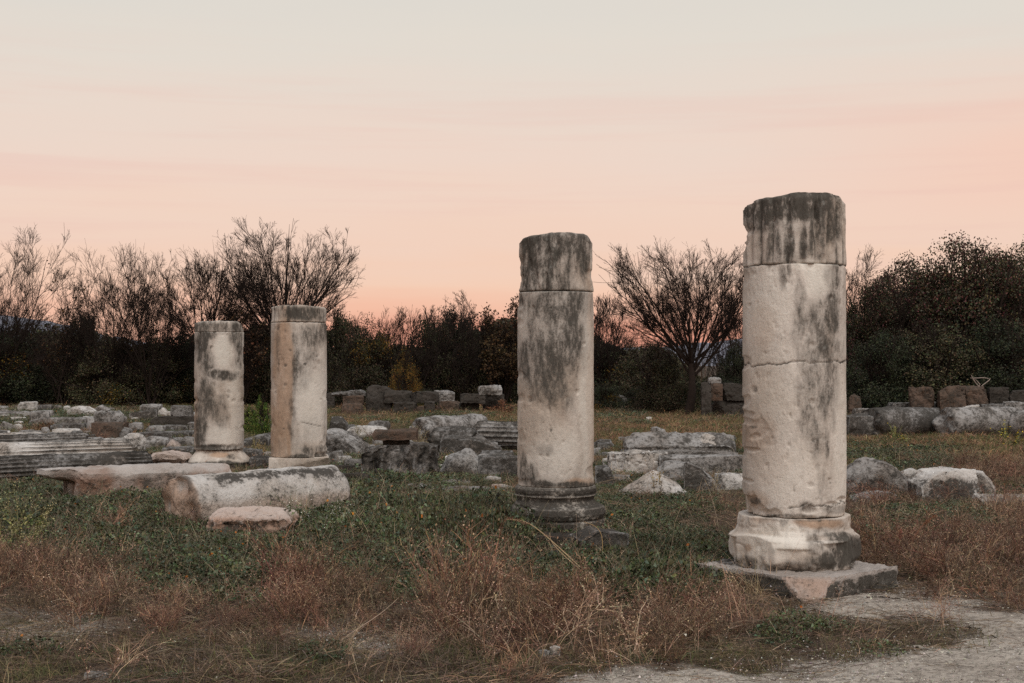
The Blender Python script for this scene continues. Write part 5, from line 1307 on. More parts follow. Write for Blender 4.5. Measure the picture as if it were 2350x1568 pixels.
# ------------------------------------------------------------------ trees
def branch_level(r, P, R, cnt, u0, u1, ang, lratio, plen, segs, up, wig, r_ratio):
    N = len(P) * cnt; idx = np.repeat(np.arange(len(P)), cnt); m_ = P.shape[1]
    u = u0 + (u1 - u0) * r.rand(N); k = np.clip((u * (m_ - 1)).astype(int), 0, m_ - 2); f = (u * (m_ - 1) - k)[:, None]
    p = P[idx, k] * (1 - f) + P[idx, k + 1] * f
    rr = R[idx, k] * (1 - f[:, 0]) + R[idx, k + 1] * f[:, 0]
    d = P[idx, k + 1] - P[idx, k]; d /= np.linalg.norm(d, axis=1, keepdims=True) + 1e-9
    q = r.normal(size=(N, 3)); q -= (q * d).sum(1, keepdims=True) * d; q /= np.linalg.norm(q, axis=1, keepdims=True)
    a = np.radians(ang) * (0.6 + 0.7 * r.rand(N))[:, None]
    d = d * np.cos(a) + q * np.sin(a)
    L = plen[idx] * lratio * (0.55 + 0.75 * r.rand(N)) * (1.15 - 0.45 * u)
    pts = np.zeros((N, segs + 1, 3)); pts[:, 0] = p
    w_ = r.normal(size=(N, 3)) * wig
    for s in range(segs):
        p = p + d * (L / segs)[:, None]; pts[:, s + 1] = p
        d = d + w_ * (1 if s % 2 else -0.7) + r.normal(size=(N, 3)) * wig * 0.5; d[:, 2] += up / segs
        d /= np.linalg.norm(d, axis=1, keepdims=True)
    r0 = np.minimum(rr * r_ratio, rr * 0.9)
    rad = r0[:, None] * np.linspace(1, 0.35, segs + 1)[None, :]
    return pts, rad, L

def bare_tree(label, cx, yb, yt, half, seed, trunk=0.0, stems=6, spread=34, levels=(9, 7, 5, 4), leafy=0.0, group='bare trees standing along the far edge of the field', Y=None, up=0.25, trunk_r=0.11, fork=None, twig=0.0075, lean=0.0):
    r = RS(seed)
    if Y is None: Y = F * H / (yb - HY)
    X = (cx - CX) / F * Y; ht = H - (yt - HY) * Y / F; g = gz(X, Y)
    root = empty('bare_tree', (X, Y, g)); tag(root, label, 'tree', group)
    hw = half / F * Y
    base = np.zeros((stems, 3)); base[:, 0] = r.normal(size=stems) * 0.12; base[:, 1] = r.normal(size=stems) * 0.12
    zf = trunk * ht; base[:, 2] = zf
    if trunk > 0:
        k = 9; tt = np.linspace(0, 1, k)
        tp = np.zeros((1, k, 3)); tp[0, :, 2] = tt * (zf + 0.15) - 0.05; tp[0, :, 0] = 0.06 * np.sin(tt * 4) + lean * tt; tp[0, :, 1] = 0.05 * np.cos(tt * 5)
        tr = trunk_r * (1.35 - 0.5 * tt ** 0.6)[None, :] * (1 + 0.05 * r.normal(size=(1, k)))
        V, Q = tubes(tp, tr, 9)
        mesh_np('trunk', V, quads=Q, mat=M['bark'], parent=root)
        base[:, 0] = tp[0, -1, 0] + base[:, 0] * 0.3; base[:, 1] *= 0.3
        base[:, 2] = tp[0, -1, 2] - r.rand(stems) ** 2 * 0.35 * zf
    else:
        base[:, 2] = -0.05
    az = np.arange(stems) * 2.399 + r.rand() * 6; tl = np.radians(spread) * np.sqrt((np.arange(stems) + 0.5) / stems) * 1.25
    d = np.stack([np.sin(tl) * np.cos(az), np.sin(tl) * np.sin(az) * 0.8, np.cos(tl)], 1)
    L = (ht - base[:, 2]) / np.maximum(np.cos(tl * 0.8), 0.3) * (0.55 + 0.48 * r.rand(stems))
    L = np.minimum(L, np.where(np.sin(tl) > 0.2, hw / np.maximum(np.sin(tl), 0.2) * 1.15, 99))
    if trunk > 0: L[0] *= 0.92
    segs = 9; pts = np.zeros((stems, segs + 1, 3)); p = base.copy(); pts[:, 0] = p
    for s in range(segs):
        p = p + d * (L / segs)[:, None]; pts[:, s + 1] = p
        d = d + r.normal(size=(stems, 3)) * 0.07; d[:, 2] += up / segs; d /= np.linalg.norm(d, axis=1, keepdims=True)
    rad = (trunk_r * 0.40 * (0.7 + 0.5 * r.rand(stems)))[:, None] * (np.linspace(1, 0, segs + 1) ** 0.8 * 0.94 + 0.06)[None, :]
    LV, LQ, n = [], [], 0
    def put(V, Q):
        nonlocal n
        LV.append(V); LQ.append(Q + n); n += len(V)
    put(*tubes(pts, rad, 6))
    P, R, PL = pts, rad, L
    spec = [(0.12, 0.98, 27, 0.50, 7, 0.20, 0.035, 0.5), (0.15, 1.0, 28, 0.48, 6, 0.14, 0.04, 0.55), (0.2, 1.0, 30, 0.52, 4, 0.12, 0.05, 0.6), (0.2, 1.0, 32, 0.6, 3, 0.10, 0.06, 0.6)]
    tips = []
    for lv, cnt in enumerate(levels):
        u0, u1, ang, lr, sg, upv, wig, rr = spec[lv]
        P, R, PL = branch_level(r, P, R, cnt, u0, u1, ang, lr, PL, sg, upv, wig, rr)
        R = np.maximum(R, twig * (1.0, 0.8, 0.52, 0.40)[lv])
        q_ = r.rand(len(P)); ex = np.abs(P[:, -1, 0]) > hw * (0.95 + 0.4 * q_); top = P[:, -1, 2] > ht * (0.93 + 0.11 * q_)
        keep = ~(ex | top)
        P, R, PL = P[keep], R[keep], PL[keep]
        put(*tubes(P, R, 4 if lv < 2 else 3)); tips.append(P[:, -1])
    mesh_np('crown', np.concatenate(LV), quads=np.concatenate(LQ), mat=M['bark'], parent=root)
    if leafy > 0:
        tp = np.concatenate(tips[-2:]); k = r.rand(len(tp)) < leafy
        a = Acc(); c = tp[k]; c = np.concatenate([c, c + r.normal(size=c.shape) * 0.06]); V, T = leaves(c, 0.035 + 0.03 * r.rand(len(c)), seed, up=0.0)
        a.add(V, T=T, col=np.array([(0.07, 0.04, 0.02), (0.05, 0.035, 0.018), (0.10, 0.05, 0.02)]), per=4, seed=seed)
        a.build('foliage', M['tree_leaf'], parent=root)
    root['nest_at'] = [float(v) for v in (pts[0, 7] + np.array([X, Y, g]))]
    return root

bare_tree('bare tree with fanning branches cut by the left edge of the picture', -25, 932, 508, 165, 1, stems=15, spread=52, levels=(9, 7, 5, 4), up=0.35, trunk_r=0.13)
bare_tree('thin bare tree with a few dead leaves, second from the left edge', 148, 932, 598, 55, 2, stems=6, spread=20, levels=(7, 6, 5, 2), leafy=0.12, trunk_r=0.08)
bare_tree('many-stemmed bare tree, third from the left edge', 262, 931, 556, 95, 3, stems=10, spread=28, levels=(9, 7, 5, 4), up=0.4, trunk_r=0.09)
bare_tree('bare tree with open forked stems, just left of the shorter column', 345, 932, 560, 90, 4, stems=9, spread=30, levels=(9, 7, 5, 4), up=0.4, trunk_r=0.09)
bare_tree('bare tree right behind the top of the shorter column', 480, 932, 562, 105, 5, trunk=0.36, stems=11, spread=46, levels=(9, 7, 5, 4), up=0.3, trunk_r=0.11)
bare_tree('biggest bare tree with a dense fan of twigs, behind the striped column', 652, 931, 500, 152, 6, trunk=0.33, stems=14, spread=54, levels=(10, 8, 5, 4), up=0.35, trunk_r=0.15)
bare_tree('low thin bare tree between the shorter column and the biggest bare tree', 560, 933, 630, 60, 16, stems=5, spread=26, levels=(9, 7, 5, 4), leafy=0.15, trunk_r=0.07)
bare_tree('spindly bare tree right of the striped column', 800, 932, 668, 50, 7, stems=5, spread=28, levels=(6, 6, 5, 2), trunk_r=0.07)
bare_tree('low bare brushy tree at the lowest dip of the tree line', 900, 934, 698, 65, 8, stems=7, spread=30, levels=(8, 7, 5, 4), trunk_r=0.06)
bare_tree('thin bare tree left of the dark clump in the centre', 968, 933, 690, 50, 9, stems=6, spread=24, levels=(8, 7, 5, 4), trunk_r=0.06)
bare_tree('bare twiggy tree over the dark clump in the centre', 1075, 933, 660, 55, 10, stems=7, spread=26, levels=(8, 7, 5, 4), trunk_r=0.07)
bare_tree('thin tree still holding small leaves, left of the middle column', 1160, 933, 640, 50, 11, stems=7, spread=20, levels=(8, 7, 5, 4), leafy=0.5, trunk_r=0.07)
bare_tree('thin bare tree just right of the middle column', 1395, 933, 662, 60, 12, stems=8, spread=22, levels=(8, 7, 5, 4), trunk_r=0.07)
bare_tree('round-crowned bare tree on a single dark trunk between the two nearest columns', 1578, 956, 562, 172, 13, trunk=0.30, stems=16, spread=50, levels=(10, 8, 5, 4), up=0.40, trunk_r=0.115, lean=0.15, twig=0.006)
bare_tree('thin bare tree left of the tallest column, behind the round-crowned one', 1688, 934, 628, 55, 14, stems=8, spread=26, levels=(8, 7, 5, 4), trunk_r=0.07)
nest_tree = bare_tree('slender bare tree with a nest, just right of the tallest column', 1962, 931, 528, 66, 15, stems=7, spread=20, levels=(9, 7, 5, 4), up=0.3, trunk_r=0.09)
bare_tree('thin bare tree whose twigs rise above the leafy mass at the right edge', 2338, 925, 525, 45, 17, stems=5, spread=16, levels=(5, 5, 4, 2), trunk_r=0.08)
def nest():
    r = RS(5); a = Acc(); n = 260
    X, Y, z = list(nest_tree['nest_at'])
    th = r.rand(n) * 6.283; ph = r.rand(n)
    c = np.stack([np.cos(th) * 0.16 * (0.5 + 0.5 * ph), np.sin(th) * 0.16 * (0.5 + 0.5 * ph), (ph - 0.5) * 0.16], 1)
    d = np.stack([-np.sin(th), np.cos(th), r.normal(size=n) * 0.3], 1)
    V, Q, _ = ribbons(c, d, np.full(n, 0.16), np.full(n, 0.02), 0.0, 3, 4)
    a.add(V, Q=Q, col=(0.05, 0.035, 0.025), per=8)
    o = a.build('bird_nest', M['bark']); o.location = (X, Y, z); tag(o, 'small dark bird nest high in the slender bare tree', 'nest')
nest()

# ---- bushes and leafy trees of the far edge
DK = np.array([(0.060, 0.055, 0.028), (0.044, 0.050, 0.022), (0.080, 0.056, 0.032), (0.046, 0.038, 0.025)])
DG = np.array([(0.034, 0.042, 0.020), (0.026, 0.032, 0.017), (0.046, 0.050, 0.024), (0.030, 0.028, 0.019)])
YL = np.array([(0.17, 0.10, 0.016), (0.10, 0.075, 0.018), (0.05, 0.045, 0.018), (0.22, 0.11, 0.018)])
BR = np.array([(0.075, 0.045, 0.028), (0.055, 0.035, 0.024), (0.04, 0.032, 0.022)])
RD = np.array([(0.060, 0.052, 0.034), (0.046, 0.048, 0.028), (0.10, 0.04, 0.034), (0.045, 0.058, 0.026), (0.09, 0.065, 0.03)])
BUSH = {}
def bush_mesh(key, cols, seed, n=26000, accent=None, lsz=0.045):
    """unit bush, 1 wide and 1 high: many clumps of small leaves through the volume, stems inside"""
    r = RS(seed); a = Acc()
    nb = 70
    th = r.rand(nb) * 6.283; ph = np.arccos(r.rand(nb) * 1.0); rr = 0.30 + 0.16 * r.rand(nb)
    cc = np.stack([np.cos(th) * np.sin(ph) * rr, np.sin(th) * np.sin(ph) * rr, 0.08 + np.cos(ph) * rr * 1.85], 1)
    cr = 0.06 + 0.085 * r.rand(nb)
    low = np.stack([r.uniform(-0.42, 0.42, 34), r.uniform(-0.42, 0.42, 34), r.uniform(0.03, 0.35, 34)], 1)
    cc = np.concatenate([cc, low]); cr = np.concatenate([cr, np.full(34, 0.12)])
    k = r.randint(0, len(cc), n)
    q = r.normal(size=(n, 3)); q /= np.linalg.norm(q, axis=1, keepdims=True); q *= (r.rand(n) ** 0.45)[:, None]
    c = cc[k] + q * cr[k][:, None] * np.array([1, 1, 1.1]) + r.normal(size=(n, 3)) * 0.012
    c = c[c[:, 2] > 0]
    V, T = leaves(c, (0.007 + 0.008 * r.rand(len(c))) * lsz / 0.045, seed, up=0.1, aspect=0.6)
    a.add(V, T=T, col=cols, jit=0.35, per=4, seed=seed)
    if accent is not None:
        for kk in range(3):
            ctr = cc[r.randint(0, len(cc))]; m_ = 700
            c2 = ctr + r.normal(size=(m_, 3)) * 0.07
            V, T = leaves(c2, np.full(m_, 0.011), seed + kk, up=0.1); a.add(V, T=T, col=accent, jit=0.3, per=4, seed=seed + kk)
    fol = a.build('foliage', M['tree_leaf'], linkit=False)
    # stems and twigs that poke out of the outline
    ns = 10; base = np.stack([r.normal(size=ns) * 0.05, r.normal(size=ns) * 0.05, np.zeros(ns)], 1)
    pts = np.zeros((ns, 7, 3)); p = base.copy(); pts[:, 0] = p; d = cone_dirs(r, ns, 0.55); d /= np.linalg.norm(d, axis=1, keepdims=True)
    for s in range(6):
        p = p + d * 0.15; pts[:, s + 1] = p; d = d + r.normal(size=(ns, 3)) * 0.12; d /= np.linalg.norm(d, axis=1, keepdims=True)
    rad = np.linspace(0.014, 0.004, 7)[None, :] * np.ones((ns, 1)); L = np.full(ns, 0.9)
    V, Q = tubes(pts, rad, 5); VV, QQ, nn = [V], [Q], len(V)
    P, R, PL = pts, rad, L
    for cnt, lr in ((9, 0.42), (7, 0.42), (5, 0.5)):
        P, R, PL = branch_level(r, P, R, cnt, 0.3, 1.0, 30, lr, PL, 4, 0.25, 0.10, 0.6)
        keep = ((P[:, -1, 0] / 0.48) ** 2 + (P[:, -1, 1] / 0.48) ** 2 + (P[:, -1, 2] / 1.0) ** 2) < 1.03; P, R, PL = P[keep], R[keep], PL[keep]
        R = np.maximum(R, 0.0016)
        V, Q = tubes(P, R, 3); VV.append(V); QQ.append(Q + nn); nn += len(V)
    st = mesh_np('stems', np.concatenate(VV), quads=np.concatenate(QQ), mat=M['bark'], linkit=False)
    BUSH[key] = (fol.data, st.data)
bush_mesh('dark', DK, 201); bush_mesh('dark2', DK, 202, accent=BR); bush_mesh('green', DG, 203); bush_mesh('yellow', DK, 204, accent=YL); bush_mesh('mix', DG, 205, accent=YL)
bush_mesh('twiggy', BR * 0.75, 206, n=9000); bush_mesh('red', RD, 207, n=62000, lsz=0.033)
bush_mesh('gold', YL, 208, n=9000)

def bush(kind, cx, yt, half, label, Y=None, yb=926, rz=0.0, group='bushes and leafy trees closing the field', name='bush', cat='bush', depth=1.0):
    if Y is None: Y = F * H / (yb - HY)
    X = (cx - CX) / F * Y; g = gz(X, Y); ht = H - (yt - HY) * Y / F - g
    wd = 2 * half / F * Y
    root = empty(name, (X, Y, g - 0.03), rz); tag(root, label, cat, group)
    root.scale = (wd, wd * depth, ht)
    for nm, me in zip(('foliage', 'stems'), BUSH[kind]):
        if kind in ('red', 'gold') and nm == 'stems' and yt < 500: continue
        o = bpy.data.objects.new(nm, me); link(o, root)
    return root
bl = [
 ('mix', 10, 728, 95, 'dull green bush with a few golden sprays at the left edge of the tree line', 50),
 ('yellow', 130, 742, 90, 'dark bush second from the left edge of the tree line', 54),
 ('dark2', 200, 690, 60, 'dark twiggy bush rising left of the gap in the trees', 53),
 ('yellow', 250, 768, 80, 'dark bush with faint yellow leaves, third from the left', 50),
 ('yellow', 352, 750, 85, 'bush with orange-yellow leaves left of the shorter column', 51),
 ('green', 432, 738, 70, 'dark green bush beside the top of the shorter column', 52),
 ('yellow', 520, 725, 75, 'dark brown bush behind the shorter column', 54),
 ('dark2', 590, 712, 70, 'dark bush between the two left columns', 51),
 ('dark', 690, 705, 80, 'dark bush behind the striped column', 53),
 ('dark2', 778, 688, 60, 'dark bush with a pointed top right of the striped column', 52),
 ('yellow', 846, 722, 72, 'bush turning golden green right of the striped column', 48),
 ('gold', 930, 792, 36, 'small bush with bright orange-yellow leaves in front of the dark clump', 46),
 ('yellow', 888, 770, 70, 'dark low bush below the lowest dip of the tree line', 50),
 ('dark2', 985, 700, 62, 'dark bushy tree left in the central clump', 50),
 ('mix', 1040, 678, 66, 'tallest dark green tree in the central clump', 52),
 ('dark', 1110, 715, 70, 'dark bush right in the central clump', 50),
 ('mix', 1180, 745, 60, 'dark green bush at the left side of the middle column', 51),
 ('dark', 1275, 735, 80, 'dark bush hidden mostly by the middle column', 53),
 ('mix', 1400, 770, 85, 'dark leafy bush right of the middle column', 50),
 ('dark', 1490, 765, 80, 'broad dark bush left of the bare tree trunk', 46),
 ('dark2', 1535, 800, 66, 'low dark brambly bush close around the bare tree trunk', 41),
 ('mix', 1655, 862, 60, 'low olive bush behind the dark pile of blocks', 45),
 ('green', 1690, 768, 42, 'green bush at the left side of the tallest column', 47),
 ('dark', 1800, 730, 90, 'dark bush hidden mostly by the tallest column', 50),
 ('dark2', 1950, 722, 60, 'dark bush at the right side of the tallest column', 49),
 ('red', 2020, 612, 75, 'leafy dark tree sloping up beside the nest tree', 47),
 ('red', 2110, 572, 110, 'big leafy tree with reddish tints, left in the mass at the right', 48),
 ('red', 2235, 530, 120, 'tallest leafy tree of the dark mass at the right', 47),
 ('red', 2345, 545, 110, 'leafy dark tree at the right edge of the picture', 49),
 ('green', 2030, 740, 90, 'dark green lower bush in front of the leafy mass, nearest the tallest column', 44),
 ('dark', 2150, 720, 110, 'dark lower bush in the middle of the leafy mass at the right', 44),
 ('green', 2290, 710, 110, 'dark lower bush at the right end of the leafy mass', 44),
]
for i, (k, cx, yt, hf, lab, Y) in enumerate(bl):
    bush(k, cx, yt, hf * (1.5 if k == 'red' else 1.2), lab, Y=Y, rz=i * 1.37 if k != 'gold' else 0, depth=1.0)
# small green bush between the two left columns and other low plants
BUSHG = np.array([(0.09, 0.15, 0.025), (0.13, 0.18, 0.03), (0.07, 0.11, 0.025), (0.20, 0.20, 0.05)])
bush_mesh('fresh', BUSHG, 230, n=3800, lsz=0.11)
bush('fresh', 600, 903, 24, 'fresh green bush between the two left columns', yb=1003, group='low green plants among the stones')
bush('fresh', 572, 928, 22, 'lower green bush touching the right side of the shorter column', yb=1000, rz=2, group='low green plants among the stones')
RUST = np.array([(0.24, 0.11, 0.05), (0.18, 0.085, 0.045), (0.28, 0.15, 0.07)])
bush_mesh('rust', RUST, 231, n=3500, lsz=0.08)
bush('rust', 106, 964, 30, 'rusty dried weed bush before the long grey slab at the left', yb=1002, group='rusty dried weed bushes')
bush('rust', 1148, 912, 34, 'rusty brown weed bush left of the middle column, below the trees', yb=951, rz=1, group='rusty dried weed bushes')
bush('rust', 320, 972, 16, 'small rusty weed clump beside the blotched lump of stone', yb=1000, rz=2, group='rusty dried weed bushes')
bush('mix', 985, 884, 40, 'low olive bush behind the line of blocks', Y=44, group='low olive bushes below the trees')
bush('mix', 1385, 872, 50, 'low olive bush at the right of the middle column, below the trees', Y=43, group='low olive bushes below the trees')
bush('mix', 1462, 878, 40, 'low olive bush behind the grey rock pile', Y=43, rz=2, group='low olive bushes below the trees')

# dense undergrowth behind, one mass nobody could count
def undergrowth():
    r = RS(77); a = Acc(); n = 150000
    px = r.uniform(-500, 2850, n); Y = r.uniform(55, 63, n)
    prof = np.interp(px, [-500, 0, 120, 240, 300, 360, 600, 800, 880, 960, 1200, 1400, 1550, 1600, 1700, 1760, 1950, 2050, 2200, 2850], [740, 745, 752, 772, 778, 765, 735, 730, 775, 760, 730, 772, 795, 852, 858, 770, 735, 680, 640, 640])
    X = (px - CX) / F * Y; top = H - (prof - HY) * Y / F
    top = top * (0.82 + 0.18 * noise3(np.stack([X, Y * 0, X * 0], 1), 0.8, 5) + 0.10 * noise3(np.stack([X, Y * 0, X * 0], 1), 3.0, 6))
    Z = top * r.rand(n) ** 0.75
    V, T = leaves(np.stack([X, Y, Z], 1), 0.07 + 0.07 * r.rand(n), 5, up=0.0)
    a.add(V, T=T, col=DK * 0.9, per=4, seed=3)
    n = 4500; px = r.uniform(-500, 2850, n); Y = r.uniform(52, 62, n); X = (px - CX) / F * Y
    d = cone_dirs(r, n, 0.22)
    V, Q, _ = ribbons(np.stack([X, Y, np.zeros(n)], 1), d, 1.6 + 2.0 * r.rand(n), np.full(n, 0.035), 0.05, 5, 9, wig=0.08)
    a.add(V, Q=Q, col=BR, per=12, seed=8)
    o = a.build('undergrowth', M['tree_leaf']); tag(o, 'dense dark scrub filling the space behind the trees', 'undergrowth', kind='stuff')
undergrowth()

def dead_branch():
    Y = 39; f = lambda px, py: ((px - CX) / F * Y, Y, H - (py - HY) * Y / F)
    P = [[(2248, 889), (2240, 880), (2233, 870), (2229, 861)], [(2248, 889), (2252, 882), (2244, 874), (2236, 868)], [(2250, 886), (2258, 880), (2266, 874), (2270, 869)], [(2270, 869), (2258, 867), (2245, 868), (2228, 868)]]
    pts = np.array([[f(*q) for q in row] for row in P]); pts[:, :, 1] += np.array([0, .1, -.1, .05])[:, None]
    V, Q = tubes(pts, np.full((4, 4), 0.014), 5)
    a = Acc(); a.add(V, Q=Q, col=(0.24, 0.19, 0.16), seed=1, jit=0.1); o = a.build('dead_branch', M['dry']); tag(o, 'bare grey dead branch sticking up over the reddish block at the right', 'branch')
dead_branch()

# ------------------------------------------------------------------ plants one can tell apart near the camera
def weed(label, px, py, hgt, seed, stems=5, spread=0.35, scol=(0.13, 0.15, 0.06), fcol=None, nfl=60, flsz=0.006, leafcol=None, nleaf=40, lean=(0, 0), name='flowering_weed', cat='weed', group=None, side=6, wd=0.005, lsize=0.02, leafup=0.5, spikes=False, drp=0.15):
    X, Y, g = ground(px, py); r = RS(seed)
    root = empty(name, (X, Y, g)); tag(root, label, cat, group)
    a = Acc(); base = r.normal(size=(stems, 3)) * 0.03; base[:, 2] = 0
    d = cone_dirs(r, stems, spread); d[:, 0] += lean[0]; d[:, 1] += lean[1]
    V, Q, P = ribbons(base, d, hgt * (0.7 + 0.45 * r.rand(stems)), np.full(stems, wd), drp, 8, seed, wig=0.06)
    a.add(V, Q=Q, col=scol, per=18, seed=seed, jit=0.15)
    N = stems * side; idx = np.repeat(np.arange(stems), side); k = r.randint(2, 7, N); p = P[idx, k]
    dd = P[idx, k + 1] - P[idx, k]; dd /= np.linalg.norm(dd, axis=1, keepdims=True); dd = dd + r.normal(size=(N, 3)) * (0.25 if spikes else 0.55)
    V, Q, P2 = ribbons(p, dd, hgt * (0.15 + 0.25 * r.rand(N)), np.full(N, wd * 0.6), 0.05, 4, seed + 1, wig=0.08)
    a.add(V, Q=Q, col=scol, per=10, seed=seed + 1, jit=0.15)
    a.build('stems', M['dry'], parent=root)
    tip = np.concatenate([P2[:, 1:].reshape(-1, 3), P[:, 4:].reshape(-1, 3)])
    if fcol is not None:
        b_ = Acc(); c = tip[r.randint(0, len(tip), nfl)] + r.normal(size=(nfl, 3)) * 0.006
        V, T = leaves(c, flsz * (0.7 + 0.6 * r.rand(nfl)), seed, up=0.3, aspect=0.8); b_.add(V, T=T, col=fcol, per=4, seed=seed, jit=0.12)
        b_.build('blossom', M['dry'], parent=root)
    if leafcol is not None:
        b_ = Acc(); kk = r.rand(nleaf)[:, None] ** 1.5; q = P[r.randint(0, stems, nleaf), r.randint(0, 5, nleaf)]
        c = q + r.normal(size=(nleaf, 3)) * 0.035; c[:, 2] = np.maximum(c[:, 2], 0.01)
        V, T = leaves(c, lsize * (0.6 + 0.8 * r.rand(nleaf)), seed, up=leafup, aspect=0.45); b_.add(V, T=T, col=leafcol, per=4, seed=seed)
        b_.build('foliage', M['leaf'], parent=root)
    return root
WG = 'white-flowered weeds before the big drum'
FL = (0.62, 0.58, 0.52)
for i, (px, py, hg, ln, lab) in enumerate([
    (640, 1228, 0.50, -0.10, 'tall thin weed with tiny white flowers before the middle of the big drum'),
    (672, 1230, 0.56, 0.10, 'spreading white-flowered weed behind the flat rosy rock'),
    (705, 1218, 0.55, 0.18, 'branching white-flowered weed before the right part of the big drum'),
    (742, 1225, 0.46, 0.40, 'white-flowered weed leaning right past the end of the big drum'),
    (780, 1215, 0.34, 0.30, 'low bushy weed full of tiny white flowers at the right end of the big drum'),
    (765, 1250, 0.28, 0.0, 'low white-flowered weed in front of the others at the right of the flat rock')]):
    weed(lab, px, py, hg, 300 + i, stems=5, spread=0.38, fcol=FL, nfl=70, lean=(ln, -0.1), leafcol=np.array([(0.11, 0.14, 0.06), (0.15, 0.17, 0.08)]), nleaf=60, group=WG, side=7, wd=0.004)
YG = np.array([(0.20, 0.20, 0.07), (0.16, 0.17, 0.06)])
for i, (px, py, hg, ln, sp, lab) in enumerate([
    (10, 1262, 0.62, -0.05, 0.30, 'tall yellow-green spiky weed cut by the left edge'),
    (38, 1258, 0.66, 0.05, 0.32, 'tall yellow-green spiky weed second from the left edge'),
    (66, 1262, 0.50, 0.55, 0.22, 'yellow-green spiky weed leaning to the right at the left side'),
    (20, 1292, 0.36, 0.1, 0.5, 'low bushy yellowish weed in front of the tall spiky ones')]):
    weed(lab, px, py, hg, 320 + i, stems=7, spread=sp, scol=(0.26, 0.24, 0.10), fcol=(0.36, 0.32, 0.16), nfl=220, flsz=0.007, lean=(ln, -0.05), leafcol=YG, nleaf=110, lsize=0.018, group='yellow-green spiky weeds at the left side', side=5, wd=0.005, spikes=True)
weed('dense green leafy weed at the foot of the leaning spiky one', 78, 1225, 0.22, 330, stems=12, spread=0.5, scol=(0.08, 0.12, 0.03), leafcol=np.array([(0.075, 0.11, 0.02), (0.06, 0.09, 0.02)]), nleaf=420, lsize=0.014, group=None, name='leafy_weed')
for i, (px, py, hg, lab) in enumerate([
    (2306, 1020, 0.50, 'yellow-flowered weed before the right grey drum'),
    (2325, 1032, 0.40, 'smaller yellow-flowered weed closer to the right edge'),
    (2055, 1012, 0.40, 'tall yellowish weed before the left grey drum'),
    (2072, 1020, 0.22, 'low yellow-flowered weed before the left grey drum')]):
    weed(lab, px, py, hg, 340 + i, stems=7, spread=0.35, scol=(0.20, 0.20, 0.07), fcol=(0.55, 0.42, 0.03), nfl=30 if i != 2 else 6, flsz=0.016, leafcol=YG, nleaf=80, lsize=0.03, group='yellow-flowered weeds before the grey drums', wd=0.012)
for i, (px, py, hg, col, lab) in enumerate([
    (948, 1022, 0.42, (0.34, 0.27, 0.15), 'pale dry upright weed at the gap beside the squared brownish slab'),
    (968, 1026, 0.40, (0.36, 0.29, 0.17), 'pale dry upright weed right of its neighbour beside the slab'),
    (1644 - 5, 1142, 0.34, (0.30, 0.24, 0.15), 'dry weed before the leaning rock'),
    (1512, 1138, 0.32, (0.36, 0.24, 0.08), 'ochre dry weed before the pale pyramid rock'),
    (582, 1040, 0.34, (0.30, 0.24, 0.11), 'yellowish dry weed between the two left columns'),
    (604, 1044, 0.24, (0.32, 0.23, 0.10), 'short yellowish dry weed left of the striped column'),
    (1402, 1078, 0.30, (0.16, 0.16, 0.07), 'greenish creeper before the white and black blotched block'),
    (820, 1010, 0.30, (0.30, 0.25, 0.13), 'dry weed before the whale-backed boulder')]):
    weed(lab, px, py, hg, 350 + i, stems=6, spread=0.22, scol=col, fcol=col, nfl=70, flsz=0.010, leafcol=np.array([col]) * 0.7, nleaf=40, lsize=0.02, group='dry weeds among the stones', wd=0.008, name='dry_weed')

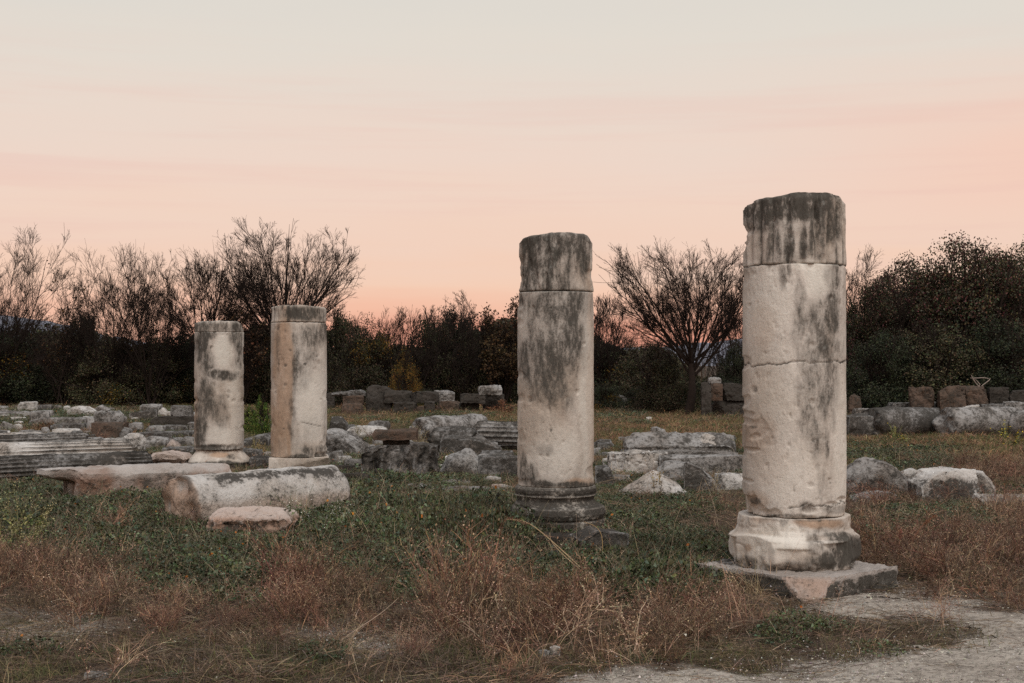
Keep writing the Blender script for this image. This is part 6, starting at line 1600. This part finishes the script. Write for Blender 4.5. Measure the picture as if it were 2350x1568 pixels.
def stalk(label, pts, Ys, rad, col, name='dry_stalk', head=None, group='single dry stalks', seed=0):
    """a bent stalk through pixel positions standing at depth Ys"""
    P = np.array([[(px - CX) / F * Y, Y, H - (py - HY) * Y / F] for (px, py), Y in zip(pts, Ys)])
    t = np.linspace(0, 1, 12); s = np.linspace(0, 1, len(P))
    Q3 = np.stack([np.interp(t, s, P[:, k]) for k in range(3)], 1)
    Q3[1:-1] = (Q3[:-2] + 2 * Q3[1:-1] + Q3[2:]) / 4
    o0 = Q3[0].copy(); Q3 -= o0
    V, Q = tubes(Q3[None], np.linspace(rad, rad * 0.4, 12)[None], 5)
    a = Acc(); a.add(V, Q=Q, col=col, jit=0.05)
    if head:
        r = RS(seed); n = 260; c = Q3[-4:][r.randint(0, 3, n)]; c = c + (Q3[-1] - Q3[-4])[None] * r.rand(n)[:, None] * 0.33 + r.normal(size=(n, 3)) * 0.006
        V2, T2 = leaves(c, np.full(n, 0.005), seed, up=0.0); a.add(V2, T=T2, col=head, per=4)
    o = a.build(name, M['dry']); o.location = o0; tag(o, label, 'dry stalk', group)
stalk('thick dry grass stalk with a drooping feathery head, left of the middle column\'s foot', [(1400, 1370), (1330, 1300), (1270, 1245), (1235, 1215), (1205, 1195), (1162, 1192)], [9.4, 9.5, 9.6, 9.65, 9.7, 9.7], 0.006, (0.42, 0.29, 0.17), head=(0.26, 0.15, 0.10))
stalk('golden arched stalk before the slab of the middle column', [(1378, 1330), (1381, 1290), (1384, 1250), (1380, 1222), (1366, 1206), (1340, 1198)], [9.9] * 6, 0.004, (0.42, 0.27, 0.13))
stalk('thin bent straw at the left of the golden arched stalk', [(1420, 1400), (1360, 1330), (1310, 1290), (1280, 1262), (1262, 1240), (1262, 1222)], [9.0] * 6, 0.004, (0.42, 0.30, 0.18))
stalk('long straw leaning left over the bare patch at the lower left of centre', [(735, 1505), (770, 1480), (810, 1450), (850, 1425), (885, 1400), (915, 1372)], [7.3, 7.35, 7.4, 7.5, 7.6, 7.7], 0.004, (0.30, 0.22, 0.16))
stalk('reddish straight stalk in the red-brown tangle at the centre', [(1022, 1440), (1012, 1400), (995, 1365), (980, 1335), (965, 1305), (950, 1272)], [8.0] * 6, 0.005, (0.28, 0.16, 0.12), seed=1)
stalk('upright red-brown feathery stalk in the tangle at the centre', [(1138, 1470), (1140, 1430), (1142, 1400), (1146, 1370), (1146, 1345), (1148, 1318)], [7.7] * 6, 0.005, (0.30, 0.18, 0.13), head=(0.28, 0.13, 0.09), seed=2)
stalk('orange plume leaning right in the red weeds at the right', [(2075, 1290), (2085, 1262), (2098, 1235), (2110, 1215), (2125, 1196), (2150, 1184)], [10.4] * 6, 0.006, (0.26, 0.13, 0.07), head=(0.30, 0.15, 0.08), seed=3)
stalk('upright reddish plume left of the leaning orange one', [(2060, 1300), (2060, 1280), (2062, 1262), (2064, 1245), (2066, 1230), (2068, 1215)], [10.2] * 6, 0.005, (0.24, 0.11, 0.07), head=(0.25, 0.11, 0.08), seed=4)
